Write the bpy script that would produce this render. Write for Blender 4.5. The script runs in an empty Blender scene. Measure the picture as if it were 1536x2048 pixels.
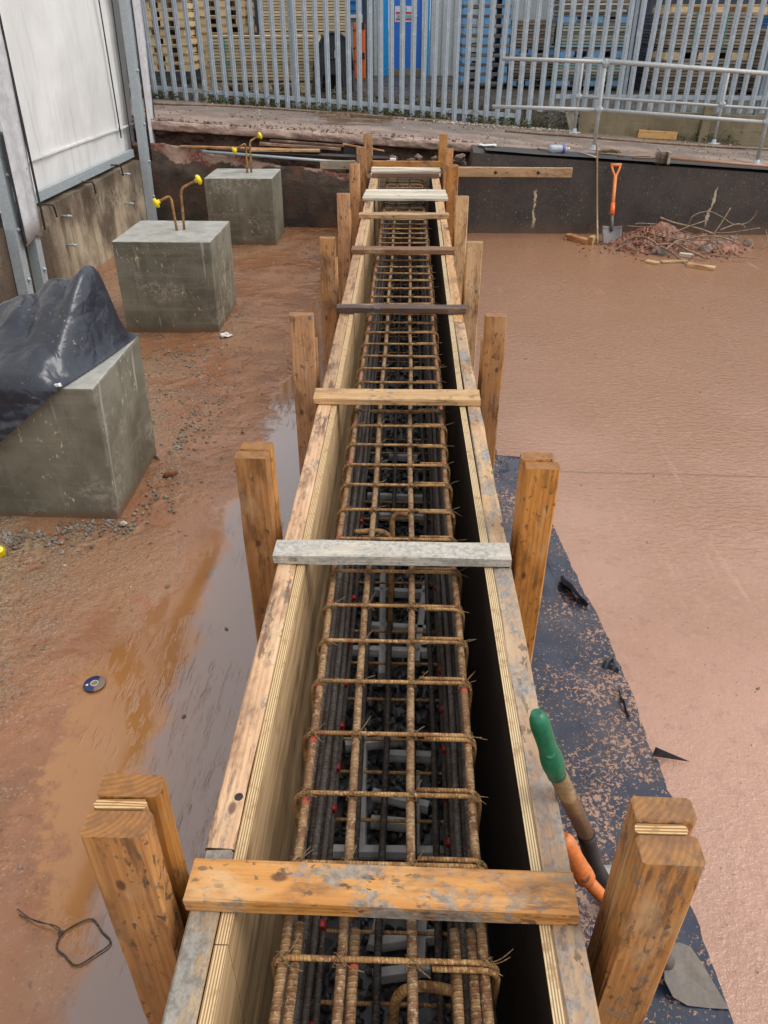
import bpy, bmesh, math, random
from mathutils import Vector, Matrix, noise as mnoise
random.seed(7)
rnd = random.random
def U(a, b): return a + (b - a) * random.random()
R = math.radians
sc = bpy.context.scene
COL = sc.collection
# ------------------------------------------------------------------ camera
CAMZ, PITCH, YAW, FPX = 1.764, R(33.0), math.atan(50 / 1788.), 1500.
cd = bpy.data.cameras.new('camera'); cam = bpy.data.objects.new('camera', cd); COL.objects.link(cam)
cam.location = (0, 0, CAMZ); cam.rotation_euler = (R(90) - PITCH, 0, YAW)
cd.sensor_fit = 'VERTICAL'; cd.sensor_height = 36; cd.lens = FPX / 2048 * 36
cd.clip_start = .05; cd.clip_end = 400
sc.camera = cam
# ------------------------------------------------------------------ sky and sun (overcast)
SUN_EL, SUN_AZ = R(56), R(100)           # azimuth clockwise from +Y
w = bpy.data.worlds.new('World'); sc.world = w; w.use_nodes = True
nt = w.node_tree; nt.nodes.clear()
sky = nt.nodes.new('ShaderNodeTexSky'); sky.sky_type = 'NISHITA'; sky.sun_disc = False
sky.sun_elevation = SUN_EL; sky.sun_rotation = SUN_AZ
sky.air_density = 1.0; sky.dust_density = 4.0; sky.ozone_density = 1.0
hs = nt.nodes.new('ShaderNodeHueSaturation'); hs.inputs['Saturation'].default_value = .22
bg = nt.nodes.new('ShaderNodeBackground'); bg.inputs['Strength'].default_value = .15
wo = nt.nodes.new('ShaderNodeOutputWorld')
deck = nt.nodes.new('ShaderNodeMixRGB'); deck.inputs[0].default_value = .6; deck.inputs[2].default_value = (7.2, 7.3, 7.7, 1)     # even cloud cover
nt.links.new(sky.outputs[0], hs.inputs['Color']); nt.links.new(hs.outputs[0], deck.inputs[1]); nt.links.new(deck.outputs[0], bg.inputs[0]); nt.links.new(bg.outputs[0], wo.inputs[0])
sl = bpy.data.lights.new('sun', 'SUN'); sl.energy = 1.0; sl.angle = R(25); sl.color = (1, .96, .9)
so = bpy.data.objects.new('sun', sl); COL.objects.link(so)
sd = Vector((math.sin(SUN_AZ) * math.cos(SUN_EL), math.cos(SUN_AZ) * math.cos(SUN_EL), math.sin(SUN_EL)))
so.rotation_euler = sd.to_track_quat('Z', 'Y').to_euler(); so.location = (6, 6, 12)
vs = sc.view_settings; vs.view_transform = 'Standard'; vs.look = 'None'; vs.gamma = 1; vs.exposure = 0.38; vs.use_curve_mapping = False
cy = sc.cycles; cy.use_denoising = True; cy.max_bounces = 7; cy.diffuse_bounces = 3; cy.glossy_bounces = 3
cy.transmission_bounces = 4; cy.transparent_max_bounces = 6; cy.caustics_reflective = False; cy.caustics_refractive = False
# ------------------------------------------------------------------ where a photo pixel meets a real plane
_f = Vector((-math.sin(YAW) * math.cos(PITCH), math.cos(YAW) * math.cos(PITCH), -math.sin(PITCH)))
_r = Vector((math.cos(YAW), math.sin(YAW), 0)); _u = _r.cross(_f); _C = Vector((0, 0, CAMZ))
def ray(x, y): return _f + _r * ((x - 768) / FPX) - _u * ((y - 1024) / FPX)
def plane(x, y, n, d):
    n = Vector(n); q = ray(x, y); return _C + q * ((d - n.dot(_C)) / n.dot(q))
def ZP(x, y, z=0.): return plane(x, y, (0, 0, 1), z)
def XP(x, y, X): return plane(x, y, (1, 0, 0), X)
def YP(x, y, Y): return plane(x, y, (0, 1, 0), Y)
def TP(x, y, dz=0.): return plane(x, y, (.06, 0, 1), .806 + dz)      # the sloping concrete yard behind the pit
def terr(x): return .806 - .06 * x
# ------------------------------------------------------------------ node helpers
class M:
    def __init__(s, name):
        s.m = bpy.data.materials.new(name); s.m.use_nodes = True; s.t = s.m.node_tree
        s.b = s.t.nodes['Principled BSDF']; s.tc = s.t.nodes.new('ShaderNodeTexCoord'); s.P = s.tc.outputs['Object']
    def n(s, k): return s.t.nodes.new('ShaderNode' + k)
    def L(s, a, b): s.t.links.new(a, b)
    def put(s, sock, v):
        if isinstance(v, (int, float)): sock.default_value = v
        elif isinstance(v, (tuple, list)): sock.default_value = tuple(v) + ((1,) if len(v) == 3 and sock.type == 'RGBA' else ())
        else: s.L(v, sock)
    def scale(s, v, k, off=(0, 0, 0), rot=(0, 0, 0)):
        n = s.n('Mapping'); s.L(v, n.inputs[0]); n.inputs['Scale'].default_value = k; n.inputs['Location'].default_value = off; n.inputs['Rotation'].default_value = rot; return n.outputs[0]
    def rand_offset(s, v, k):
        o = s.n('ObjectInfo'); a = s.n('VectorMath'); a.operation = 'MULTIPLY'
        wn = s.n('TexWhiteNoise'); wn.noise_dimensions = '1D'; s.L(o.outputs['Random'], wn.inputs['W'])
        sb = s.n('VectorMath'); sb.operation = 'SUBTRACT'; s.L(wn.outputs['Color'], sb.inputs[0]); sb.inputs[1].default_value = (.5, .5, .5)
        s.L(sb.outputs[0], a.inputs[0]); a.inputs[1].default_value = k
        b = s.n('VectorMath'); b.operation = 'ADD'; s.L(v, b.inputs[0]); s.L(a.outputs[0], b.inputs[1]); return b.outputs[0]
    def noise(s, v, sc_, det=3, rough=.55, dist=0., col=False):
        n = s.n('TexNoise'); s.L(v, n.inputs['Vector']); n.inputs['Scale'].default_value = sc_; n.inputs['Detail'].default_value = det
        n.inputs['Roughness'].default_value = rough; n.inputs['Distortion'].default_value = dist; return n.outputs['Color' if col else 'Fac']
    def vor(s, v, sc_, feat='F1', out='Distance', rnd_=1.):
        n = s.n('TexVoronoi'); n.feature = feat; s.L(v, n.inputs['Vector']); n.inputs['Scale'].default_value = sc_; n.inputs['Randomness'].default_value = rnd_; return n.outputs[out]
    def wave(s, v, sc_, typ='BANDS', d='X', dist=0., det=2, ds=1.):
        n = s.n('TexWave'); n.wave_type = typ
        if typ == 'BANDS': n.bands_direction = d
        else: n.rings_direction = d
        s.L(v, n.inputs['Vector']); n.inputs['Scale'].default_value = sc_; n.inputs['Distortion'].default_value = dist; n.inputs['Detail'].default_value = det; n.inputs['Detail Scale'].default_value = ds; return n.outputs['Fac']
    def ramp(s, f, *stops):
        n = s.n('ValToRGB'); s.L(f, n.inputs[0]); e = n.color_ramp.elements
        while len(e) < len(stops): e.new(.5)
        for q, (p, c) in zip(e, stops): q.position = p; q.color = (c, c, c, 1) if isinstance(c, (int, float)) else tuple(c) + (1,)
        return n.outputs[0]
    def mix(s, f, a, b, mode='MIX'):
        n = s.n('MixRGB'); n.blend_type = mode; s.put(n.inputs[0], f); s.put(n.inputs[1], a); s.put(n.inputs[2], b); return n.outputs[0]
    def math(s, op, a, b=0., c=0.):
        n = s.n('Math'); n.operation = op
        for i, v in enumerate((a, b, c)):
            if op in ('ABSOLUTE', 'SINE', 'FLOOR') and i: break
            s.put(n.inputs[i], v)
        return n.outputs[0]
    def smooth(s, v, a, b):
        n = s.n('MapRange'); n.interpolation_type = 'SMOOTHSTEP'; s.put(n.inputs[0], v); n.inputs[1].default_value = a; n.inputs[2].default_value = b; return n.outputs[0]
    def sep(s, v): n = s.n('SeparateXYZ'); s.L(v, n.inputs[0]); return n.outputs
    def bump(s, h, dist=.002, st=1., prev=None):
        n = s.n('Bump'); s.L(h, n.inputs['Height']); n.inputs['Distance'].default_value = dist; n.inputs['Strength'].default_value = st
        if prev is not None: s.L(prev, n.inputs['Normal'])
        return n.outputs[0]
    def done(s, col, rough=.6, normal=None, metal=0., spec=None, **k):
        s.put(s.b.inputs['Base Color'], col); s.put(s.b.inputs['Roughness'], rough); s.put(s.b.inputs['Metallic'], metal)
        if spec is not None: s.put(s.b.inputs['Specular IOR Level'], spec)
        if normal is not None: s.L(normal, s.b.inputs['Normal'])
        for q, v in k.items(): s.put(s.b.inputs[q.replace('_', ' ')], v)
        return s.m

def wood(name, light, dark, cement=0., stain=.5, mud=.5, rough=.5, cem=(.25, .24, .21), rings=34):
    s = M(name); P = s.rand_offset(s.P, (9, .12, .12))
    warp = s.scale(P, (1.2, 1, 1))
    ring = s.wave(s.scale(P, (.10, 1, 1), (0, .05, .07)), rings, 'RINGS', 'X', 2.2, 2, 1.2)
    grain = s.noise(s.scale(P, (2.5, 60, 60)), 3, 4, .6)
    col = s.mix(s.math('MULTIPLY', s.smooth(ring, .35, .95), s.math('ADD', .12, s.math('MULTIPLY', s.noise(s.scale(P, (3, 7, 7), (9, 9, 9)), 1, 3, .6), .5))), light, dark)
    col = s.mix(s.smooth(grain, .35, .75), col, s.mix(.5, col, dark), 'MIX')
    blot = s.noise(s.scale(P, (5, 11, 11)), 1.2, 5, .62)
    st = s.smooth(blot, .50, .70)
    col = s.mix(s.math('MULTIPLY', st, stain), col, (.16, .062, .018))
    st2 = s.math('MULTIPLY', s.smooth(s.noise(s.scale(P, (8, 40, 40), (4, 4, 4)), 1., 5, .7), .50, .62), s.smooth(s.noise(s.scale(P, (2.5, 5, 5), (1, 7, 3)), 1., 3, .5), .42, .60))
    col = s.mix(s.math('MULTIPLY', st2, stain), col, (.13, .06, .028))
    pale = s.smooth(s.noise(s.scale(P, (4, 9, 9), (3, 3, 3)), 1.3, 4, .6), .52, .72)
    col = s.mix(s.math('MULTIPLY', pale, .45), col, (.66, .48, .27))
    spots = s.vor(s.scale(P, (7, 13, 13), (1, 2, 5)), 1., 'F1'); kn = s.math('SUBTRACT', 1, s.smooth(spots, .06, .13))
    col = s.mix(s.math('MULTIPLY', kn, .8), col, (.07, .022, .008))
    sp = s.noise(s.scale(P, (34, 60, 60)), 1., 3, .6); gate = s.noise(s.scale(P, (6, 6, 6), (7, 1, 0)), 1.0, 2, .5)
    spm = s.math('MULTIPLY', s.smooth(sp, .585, .635), s.smooth(gate, .40, .58))
    col = s.mix(s.math('MULTIPLY', spm, mud), col, (.075, .055, .035))
    sk = s.math('MULTIPLY', s.smooth(s.vor(s.scale(P, (16, 30, 30), (3, 1, 2)), 1.), .17, .10), s.smooth(s.noise(s.scale(P, (5, 9, 9), (8, 2, 6)), 1., 3, .6), .47, .56)); col = s.mix(s.math('MULTIPLY', sk, mud * .8), col, (.10, .085, .065))
    cm = s.math('ADD', s.math('MULTIPLY', s.noise(s.scale(P, (7, 13, 13), (2, 8, 4)), 1.0, 4, .6), .62), s.math('MULTIPLY', s.noise(s.scale(P, (50, 80, 80), (2, 8, 4)), 1.0, 4, .7), .38))
    cmm = s.smooth(cm, .64 - .28 * cement, .75 - .28 * cement) if cement > 0 else None
    if cmm is not None: col = s.mix(s.math('MULTIPLY', cmm, .9), col, s.mix(s.smooth(s.noise(P, 75, 4, .7), .35, .65), tuple(c * 1.12 for c in cem), tuple(c * .6 for c in cem)))
    run = s.math('MULTIPLY', s.smooth(s.noise(s.scale(P, (1.1, 16, 16), (6, 3, 9)), 1., 4, .6), .52, .70), .55); col = s.mix(s.math('MULTIPLY', run, stain), col, (.22, .095, .035))
    oi = s.n('ObjectInfo'); hv = s.n('HueSaturation'); s.put(hv.inputs['Value'], s.math('ADD', .76, s.math('MULTIPLY', oi.outputs['Random'], .36))); s.put(hv.inputs['Saturation'], s.math('ADD', .84, s.math('MULTIPLY', s.math('FRACT', s.math('MULTIPLY', oi.outputs['Random'], 7.3)), .20))); s.L(col, hv.inputs['Color']); col = hv.outputs[0]
    nx = s.sep(s.tc.outputs['Normal'])[0]; endm = s.smooth(s.math('ABSOLUTE', nx), .6, .9)
    endc = s.mix(s.math('MULTIPLY', ring, .6), tuple(c * .50 for c in light), tuple(c * .55 for c in dark)); endc = s.mix(s.math('MULTIPLY', s.smooth(s.noise(P, 30, 4, .6), .42, .62), .7), endc, (.13, .06, .025))
    col = s.mix(s.math('MULTIPLY', endm, .85), col, endc)
    h = s.math('ADD', s.math('MULTIPLY', ring, .3), s.math('MULTIPLY', grain, .7))
    nb = s.bump(h, .0012, .6)
    if cmm is not None: nb = s.bump(s.math('ADD', cmm, s.math('MULTIPLY', cm, 1.5)), .0015, .5, nb)
    return s.done(col, s.mix(st, (rough,) * 3, (rough * .7,) * 3), nb, spec=.45)

def ply(name, face, dark, edge_light, edge_dark, axis=1, pitch=.0045, en=2):
    s = M(name); P = s.P; g = s.noise(s.scale(P, (1.6, 1, 24)), 2.2, 4, .6, .6)
    col = s.mix(s.smooth(g, .35, .68), face, dark)
    col = s.mix(s.smooth(s.noise(s.scale(P, (3, 3, 3)), 1.5, 5, .6), .55, .75), col, tuple(c * .55 for c in dark))
    nz = s.math('ABSOLUTE', s.sep(s.tc.outputs['Normal'])[en]); xyz = s.sep(P)
    lay = s.math('SINE', s.math('MULTIPLY', xyz[axis], 6.283 / pitch)); lam = s.smooth(lay, -.35, .35)
    ec = s.mix(lam, edge_dark, edge_light); ec = s.mix(s.smooth(s.noise(P, 40, 4, .6), .5, .75), ec, edge_dark)
    col = s.mix(s.smooth(nz, .6, .9), col, ec)
    return s.done(col, .55, s.bump(g, .001, .5), spec=.35)

def concrete(name, base, dark, pale, streak=.5, wet=.5, white=.3, moss=None, hband=.35):
    s = M(name); P = s.rand_offset(s.P, (5, 5, 5))
    big = s.noise(P, 2.6, 5, .62); fine = s.noise(P, 60, 4, .7); st = s.noise(s.scale(P, (9, 9, .7)), 1.3, 5, .65, .3); hb = s.noise(s.scale(P, (1.5, 1.5, 22)), 1.2, 3, .6)
    col = s.mix(s.smooth(big, .36, .66), base, dark)
    col = s.mix(s.math('MULTIPLY', s.smooth(st, .48, .68), streak), col, dark)
    col = s.mix(s.math('MULTIPLY', s.smooth(hb, .52, .66), hband), col, pale)
    col = s.mix(s.math('MULTIPLY', fine, .35), col, tuple(c * .6 for c in base))
    if moss and hband == 0.:
        wy = s.sep(s.P); lf = s.math('SUBTRACT', 1, s.smooth(s.math('ADD', wy[1], s.math('MULTIPLY', s.math('SUBTRACT', st, .5), 1.2)), 5.5, 6.3)); tp = s.smooth(s.math('ADD', wy[2], s.math('MULTIPLY', s.math('SUBTRACT', st, .5), .7)), .36, .60)
        col = s.mix(s.math('MULTIPLY', s.math('MAXIMUM', lf, s.math('MULTIPLY', tp, .8)), .85), col, s.mix(s.smooth(fine, .4, .6), (.035, .024, .017), (.085, .055, .035)))
    if moss: col = s.mix(s.math('MULTIPLY', s.smooth(s.noise(s.scale(P, (5, 5, 1.3), (3, 4, 5)), 1, 4, .6), .52, .7), .7), col, moss)
    sc2 = s.math('MULTIPLY', s.smooth(s.noise(s.scale(P, (3.2, 3.2, 3.2), (7, 7, 7)), 1., 3, .5), .50, .64), s.smooth(s.noise(P, 34, 5, .75), .46, .58))
    col = s.mix(s.math('MULTIPLY', sc2, white), col, pale)
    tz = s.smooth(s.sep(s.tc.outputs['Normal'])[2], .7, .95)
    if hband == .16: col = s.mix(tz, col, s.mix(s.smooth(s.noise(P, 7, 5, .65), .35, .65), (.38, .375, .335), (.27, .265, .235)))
    if hband == .16:
        w0 = s.sep(s.P)[2]; drip = s.math('MULTIPLY', s.smooth(s.noise(s.scale(P, (26, 26, .9), (2, 5, 1)), 1., 3, .5), .63, .68), s.smooth(s.noise(s.scale(P, (4, 4, 2)), 1, 2), .46, .56)); col = s.mix(s.math('MULTIPLY', s.math('MULTIPLY', drip, s.math('SUBTRACT', 1, tz)), .6), col, pale)
        sk = s.math('MULTIPLY', s.smooth(s.noise(s.scale(P, (42, 42, 20), (8, 1, 1)), 1., 4, .7), .62, .66), s.smooth(s.noise(P, 3.4, 2), .48, .56)); col = s.mix(s.math('MULTIPLY', sk, .8), col, (.62, .56, .36))
        mudk = s.math('SUBTRACT', 1, s.smooth(s.math('ADD', w0, s.math('MULTIPLY', s.math('SUBTRACT', big, .5), .12)), .01, .06)); col = s.mix(s.math('MULTIPLY', mudk, .7), col, (.17, .095, .05))
    pit = s.smooth(s.vor(P, 55), .06, .14)
    pg = s.smooth(s.noise(P, 9, 2, .5), .5, .6)
    pit2 = s.math('SUBTRACT', 1, s.math('MULTIPLY', s.math('SUBTRACT', 1, pit), pg))
    col = s.mix(pit2, tuple(c * .35 for c in dark), col)
    return s.done(col, s.mix(s.smooth(big, .4, .6), (.75 - .3 * wet,) * 3, (.75 - .45 * wet,) * 3), s.bump(s.math('ADD', s.math('ADD', fine, s.math('MULTIPLY', pit2, .8)), big), .003, .5), spec=.4)

def paint(name, c, rough=.45, dirt=.3, dcol=(.12, .09, .06), metal=0., sc_=9., bumpd=.0006, var=.12):
    s = M(name); P = s.rand_offset(s.P, (4, 4, 4)); n1 = s.noise(P, sc_, 6, .65); n2 = s.noise(P, sc_ * 6, 4, .6)
    col = s.mix(s.smooth(n2, .3, .7), c, tuple(max(0, v * (1 - var * 2)) for v in c))
    col = s.mix(s.math('MULTIPLY', s.smooth(n1, .52, .72), dirt), col, dcol)
    return s.done(col, s.mix(n1, (rough * .8,) * 3, (min(1, rough * 1.25),) * 3), s.bump(n2, bumpd, .5), metal=metal)

def rebar_mat(name, a, b, c, rib=.009, ribd=.0016, red=False, rough=.65):
    s = M(name); uv = s.tc.outputs['UV']; P = s.rand_offset(s.P, (3, 3, 3)); q = s.sep(uv)
    n1 = s.noise(P, 26, 5, .65); n2 = s.noise(P, 110, 4, .6); n3 = s.noise(P, 9, 3, .5)
    col = s.mix(s.smooth(n1, .38, .62), a, b); col = s.mix(s.smooth(n2, .5, .62), col, c); col = s.mix(s.math('MULTIPLY', s.smooth(n3, .5, .66), .6), col, b)
    ph = s.math('SINE', s.math('ADD', s.math('MULTIPLY', q[1], 6.283 / rib), s.math('MULTIPLY', q[0], 90.)))
    rb = s.smooth(ph, .1, .8)
    col = s.mix(s.math('MULTIPLY', s.math('SUBTRACT', 1, rb), .35), col, tuple(v * .35 for v in b))
    if red:
        y = s.sep(s.P)[1]; k = s.math('ABSOLUTE', s.math('SUBTRACT', s.math('FRACT', s.math('ADD', s.math('DIVIDE', s.math('SUBTRACT', y, .609), .1485), .5)), .5))
        col = s.mix(s.math('MULTIPLY', s.math('SUBTRACT', 1, s.smooth(s.math('ADD', k, s.math('MULTIPLY', n1, .12)), .05, .15)), s.smooth(n3, .40, .55)), col, (.50, .075, .05))
    return s.done(col, rough, s.bump(s.math('ADD', rb, s.math('MULTIPLY', n2, .5)), ribd, .9), spec=.4)

# ------------------------------------------------------------------ mesh helpers
WM = {}
class MB:
    def __init__(s): s.bm = bmesh.new(); s.uv = s.bm.loops.layers.uv.new('UVMap')
    def face(s, vs, uvs=None, smooth=False):
        try: f = s.bm.faces.new(vs)
        except ValueError: return None
        f.smooth = smooth
        if uvs:
            for l, u in zip(f.loops, uvs): l[s.uv].uv = u
        return f
    def hexa(s, p):                      # 8 corners: bottom ring then top ring
        v = [s.bm.verts.new(q) for q in p]
        for a in ((0, 3, 2, 1), (4, 5, 6, 7), (0, 1, 5, 4), (1, 2, 6, 5), (2, 3, 7, 6), (3, 0, 4, 7)): s.face([v[i] for i in a])
        return s
    def box(s, x0, x1, y0, y1, z0, z1): return s.hexa([(x0, y0, z0), (x1, y0, z0), (x1, y1, z0), (x0, y1, z0), (x0, y0, z1), (x1, y0, z1), (x1, y1, z1), (x0, y1, z1)])
    def tube(s, pts, r, seg=8, closed=False, cap=True, rf=None):
        pts = [Vector(p) for p in pts]; n = len(pts); rings = []; ln = 0; Ls = []
        up = None
        for i, p in enumerate(pts):
            if closed: d = pts[(i + 1) % n] - pts[i - 1]
            else: d = pts[min(i + 1, n - 1)] - pts[max(i - 1, 0)]
            d.normalize()
            if up is None: up = Vector((0, 0, 1)) if abs(d.z) < .9 else Vector((1, 0, 0))
            x = d.cross(up)
            if x.length < 1e-4: x = d.orthogonal()
            x.normalize(); up = x.cross(d).normalized(); rr = rf(i / max(1, n - 1)) * r if rf else r
            rings.append([s.bm.verts.new(p + (x * math.cos(2 * math.pi * k / seg) + up * math.sin(2 * math.pi * k / seg)) * rr) for k in range(seg)])
            if i: ln += (p - pts[i - 1]).length
            Ls.append(ln)
        m = n if closed else n - 1
        for i in range(m):
            a, b = rings[i], rings[(i + 1) % n]; la = Ls[i]; lb = Ls[i + 1] if i + 1 < n else ln + (pts[0] - pts[-1]).length
            for k in range(seg):
                k2 = (k + 1) % seg; u0 = 2 * math.pi * r * k / seg; u1 = 2 * math.pi * r * (k + 1) / seg
                s.face([a[k], a[k2], b[k2], b[k]], [(u0, la), (u1, la), (u1, lb), (u0, lb)], True)
        if cap and not closed: s.face(rings[0][::-1]); s.face(rings[-1])
        return s
    def lathe(s, base, prof, seg=16, axis=(0, 0, 1)):
        ax = Vector(axis).normalized(); x = ax.orthogonal().normalized(); y = ax.cross(x); base = Vector(base); R_ = []
        for h, r in prof: R_.append([s.bm.verts.new(base + ax * h + (x * math.cos(2 * math.pi * k / seg) + y * math.sin(2 * math.pi * k / seg)) * max(r, 1e-4)) for k in range(seg)])
        for a, b in zip(R_, R_[1:]):
            for k in range(seg): s.face([a[k], a[(k + 1) % seg], b[(k + 1) % seg], b[k]], None, True)
        s.face(R_[0][::-1]); s.face(R_[-1]); return s
    def grid(s, fn, nu, nv, smooth=True, thick=0., skip=None):
        V = [[s.bm.verts.new(fn(i / nu, j / nv)) for j in range(nv + 1)] for i in range(nu + 1)]
        for i in range(nu):
            for j in range(nv):
                if skip and skip(i / nu, j / nv): continue
                s.face([V[i][j], V[i + 1][j], V[i + 1][j + 1], V[i][j + 1]], [(i / nu, j / nv), ((i + 1) / nu, j / nv), ((i + 1) / nu, (j + 1) / nv), (i / nu, (j + 1) / nv)], smooth)
        if thick: 
            bmesh.ops.recalc_face_normals(s.bm, faces=s.bm.faces[:]); bmesh.ops.solidify(s.bm, geom=s.bm.faces[:], thickness=thick)
        return s
    def prism(s, outline, off):          # outline: 3-D points of a planar loop, off: extrusion vector
        off = Vector(off); a = [s.bm.verts.new(Vector(p)) for p in outline]; b = [s.bm.verts.new(Vector(p) + off) for p in outline]; n = len(a)
        s.face(a[::-1]); s.face(b)
        for i in range(n): s.face([a[i], a[(i + 1) % n], b[(i + 1) % n], b[i]])
        return s
    def rock(s, c, r, sq=.7, sub=1, jit=.3, seed=None):
        m = Matrix.Translation(Vector(c)) @ Matrix.Rotation(U(0, 6.28), 4, Vector((U(-1, 1), U(-1, 1), U(-1, 1) + 1e-3)).normalized())
        q = bmesh.ops.create_icosphere(s.bm, subdivisions=sub, radius=1., matrix=Matrix.Identity(4))
        for v in q['verts']:
            p = v.co.copy(); k = 1 + U(-jit, jit); v.co = m @ Vector((p.x * r * k, p.y * r * k * U(.85, 1), p.z * r * sq * k))
        return s
def finish(o, parent=None, label=None, cat=None, group=None, kind=None, world=None):
    COL.objects.link(o) if o.name not in COL.objects else None
    WM[o.name] = world or Matrix.Identity(4)
    if parent is not None:
        o.parent = parent; o.matrix_parent_inverse = WM[parent.name].inverted()
    o.matrix_basis = WM[o.name]
    if label: o['label'] = label
    if cat: o['category'] = cat
    if group: o['group'] = group
    if kind: o['kind'] = kind
    return o
def obj(name, mb, mat, parent=None, world=None, recalc=True, bevel=0., chip=0., **k):
    if bevel:
        bmesh.ops.recalc_face_normals(mb.bm, faces=mb.bm.faces[:])
        bmesh.ops.bevel(mb.bm, geom=[e for e in mb.bm.edges if len(e.link_faces) == 2 and e.calc_face_angle(0) > .5], offset=bevel, segments=2, affect='EDGES', profile=.6)
    if recalc: bmesh.ops.recalc_face_normals(mb.bm, faces=mb.bm.faces[:])
    if chip:
        bmesh.ops.subdivide_edges(mb.bm, edges=mb.bm.edges[:], cuts=14, use_grid_fill=True)
        for v in mb.bm.verts:
            n_e = sum(1 for e in v.link_edges if len(e.link_faces) == 2 and e.calc_face_angle(0) > .3); q = fbm(v.co, 9, 4); c_ = Vector(v.co); v.co = c_ + v.normal * (q * .0022 - (chip * max(0, fbm(c_, 16, 3) - .12) * 2.0 if n_e else 0))
    me = bpy.data.meshes.new(name); mb.bm.to_mesh(me); mb.bm.free(); me.materials.append(mat)
    return finish(bpy.data.objects.new(name, me), parent, world=world, **k)
def thing(name, label, cat, loc=(0, 0, 0), group=None):
    return finish(bpy.data.objects.new(name, None), None, label, cat, group, None, Matrix.Translation(Vector(loc)))
def dup(root, delta, label=None):
    D = Matrix.Translation(Vector(delta))
    def cp(o, par):
        c = o.copy(); COL.objects.link(c); WM[c.name] = D @ WM[o.name]
        if par is None: c.matrix_basis = WM[c.name]
        else: inv = o.matrix_parent_inverse.copy(); c.parent = par; c.matrix_parent_inverse = inv
        for ch in [x for x in bpy.data.objects if x.parent == o]: cp(ch, c)
        return c
    c = cp(root, None)
    if label: c['label'] = label
    return c
def board(name, p0, p1, w_, h_, mat, parent=None, up=(0, 0, 1), ch=.003, jit=.0014, bow=0., **k):
    """sawn board: length p0>p1, width w_ (local Y), thickness h_ (local Z), centre line through p0,p1"""
    p0, p1 = Vector(p0), Vector(p1); X = (p1 - p0); Ln = X.length; X.normalize(); Zv = Vector(up); Zv = (Zv - X * Zv.dot(X)).normalized(); Y = Zv.cross(X)
    W = Matrix((X, Y, Zv)).transposed().to_4x4(); W.translation = p0
    mb = MB(); n = max(4, min(14, int(Ln / .12))); rings = []
    a, b = w_ / 2, h_ / 2
    for i in range(n + 1):
        x = Ln * i / n; e = .0015 if i in (0, n) else 0
        pr = [(-a + ch, -b), (a - ch, -b), (a, -b + ch), (a, b - ch), (a - ch, b), (-a + ch, b), (-a, b - ch), (-a, -b + ch)]
        bo = bow * (1 - (2 * i / n - 1) ** 2)
        rings.append([mb.bm.verts.new((x + U(-1, 1) * e, y * (1 - e) + U(-jit, jit), z * (1 - e) + U(-jit, jit) + bo)) for y, z in pr])
    for r0, r1 in zip(rings, rings[1:]):
        for q in range(8): mb.face([r0[q], r0[(q + 1) % 8], r1[(q + 1) % 8], r1[q]])
    mb.face(rings[0][::-1]); mb.face(rings[-1])
    return obj(name, mb, mat, parent, world=W, **k)
def curve(pts, n=6):                      # Catmull-Rom through points
    P = [Vector(p) for p in pts]; out = []
    for i in range(len(P) - 1):
        a, b, c, d = P[max(i - 1, 0)], P[i], P[i + 1], P[min(i + 2, len(P) - 1)]
        for j in range(n):
            t = j / n; out.append(.5 * ((2 * b) + (c - a) * t + (2 * a - 5 * b + 4 * c - d) * t * t + (3 * b - a - 3 * c + d) * t ** 3))
    return out + [P[-1]]
def fbm(p, s=1., o=4): return mnoise.fractal(Vector(p) * s, 1., 2., o)
ORD = ['lowest', 'second', 'third', 'fourth', 'fifth', 'sixth', 'seventh', 'eighth', 'ninth', 'tenth', 'eleventh', 'twelfth', 'thirteenth', 'fourteenth']
# ------------------------------------------------------------------ materials
W_orange = wood('pine_orange', (.60, .275, .072), (.36, .125, .026), cement=0., stain=.7, mud=.8)
W_stake = wood('pine_stake', (.60, .285, .078), (.38, .14, .033), cement=.28, stain=.75, mud=.75)
W_beam = wood('pine_beam', (.58, .285, .085), (.35, .135, .034), cement=.52, stain=1., mud=.9)
W_rail = wood('pine_rail', (.58, .335, .15), (.37, .175, .062), cement=.22, stain=.9, mud=.6)
W_railr = wood('pine_rail_cement', (.52, .34, .18), (.32, .18, .08), cement=.58, stain=.7, mud=.8, cem=(.27, .26, .235))
W_cem = wood('pine_cement_coated', (.5, .38, .24), (.3, .2, .1), cement=.78, stain=.4, mud=.5, cem=(.30, .29, .26))
W_white = wood('board_pale_cement', (.62, .57, .47), (.44, .38, .29), cement=.82, stain=.15, mud=.5, cem=(.50, .48, .42))
W_pale = wood('lath_pale', (.68, .62, .50), (.5, .43, .31), cement=0., stain=.1, mud=.15)
W_yel = wood('pine_yellow', (.62, .38, .145), (.44, .21, .065), cement=.3, stain=.6, mud=.5)
W_dark = wood('timber_dark', (.10, .055, .04), (.045, .022, .017), cement=.2, stain=.6, mud=.5)
W_brown = wood('timber_brown', (.24, .12, .06), (.12, .055, .03), cement=.35, stain=.6, mud=.5)
W_grey = wood('timber_grey', (.34, .30, .22), (.2, .17, .11), cement=.3, stain=.3, mud=.5)
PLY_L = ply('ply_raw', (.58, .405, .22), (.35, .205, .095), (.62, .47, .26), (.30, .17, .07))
PLY_R = ply('ply_dark_face', (.018, .011, .007), (.010, .007, .005), (.62, .50, .30), (.30, .18, .08))  # almost black face with pale laminated edge
PLY_E = ply('ply_packer', (.52, .33, .14), (.35, .19, .07), (.62, .42, .2), (.28, .14, .05), 2, .0048, 0)
CONC = concrete('pad_concrete', (.25, .24, .185), (.105, .10, .07), (.45, .43, .37), .6, .6, .55, None, .16)
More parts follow.
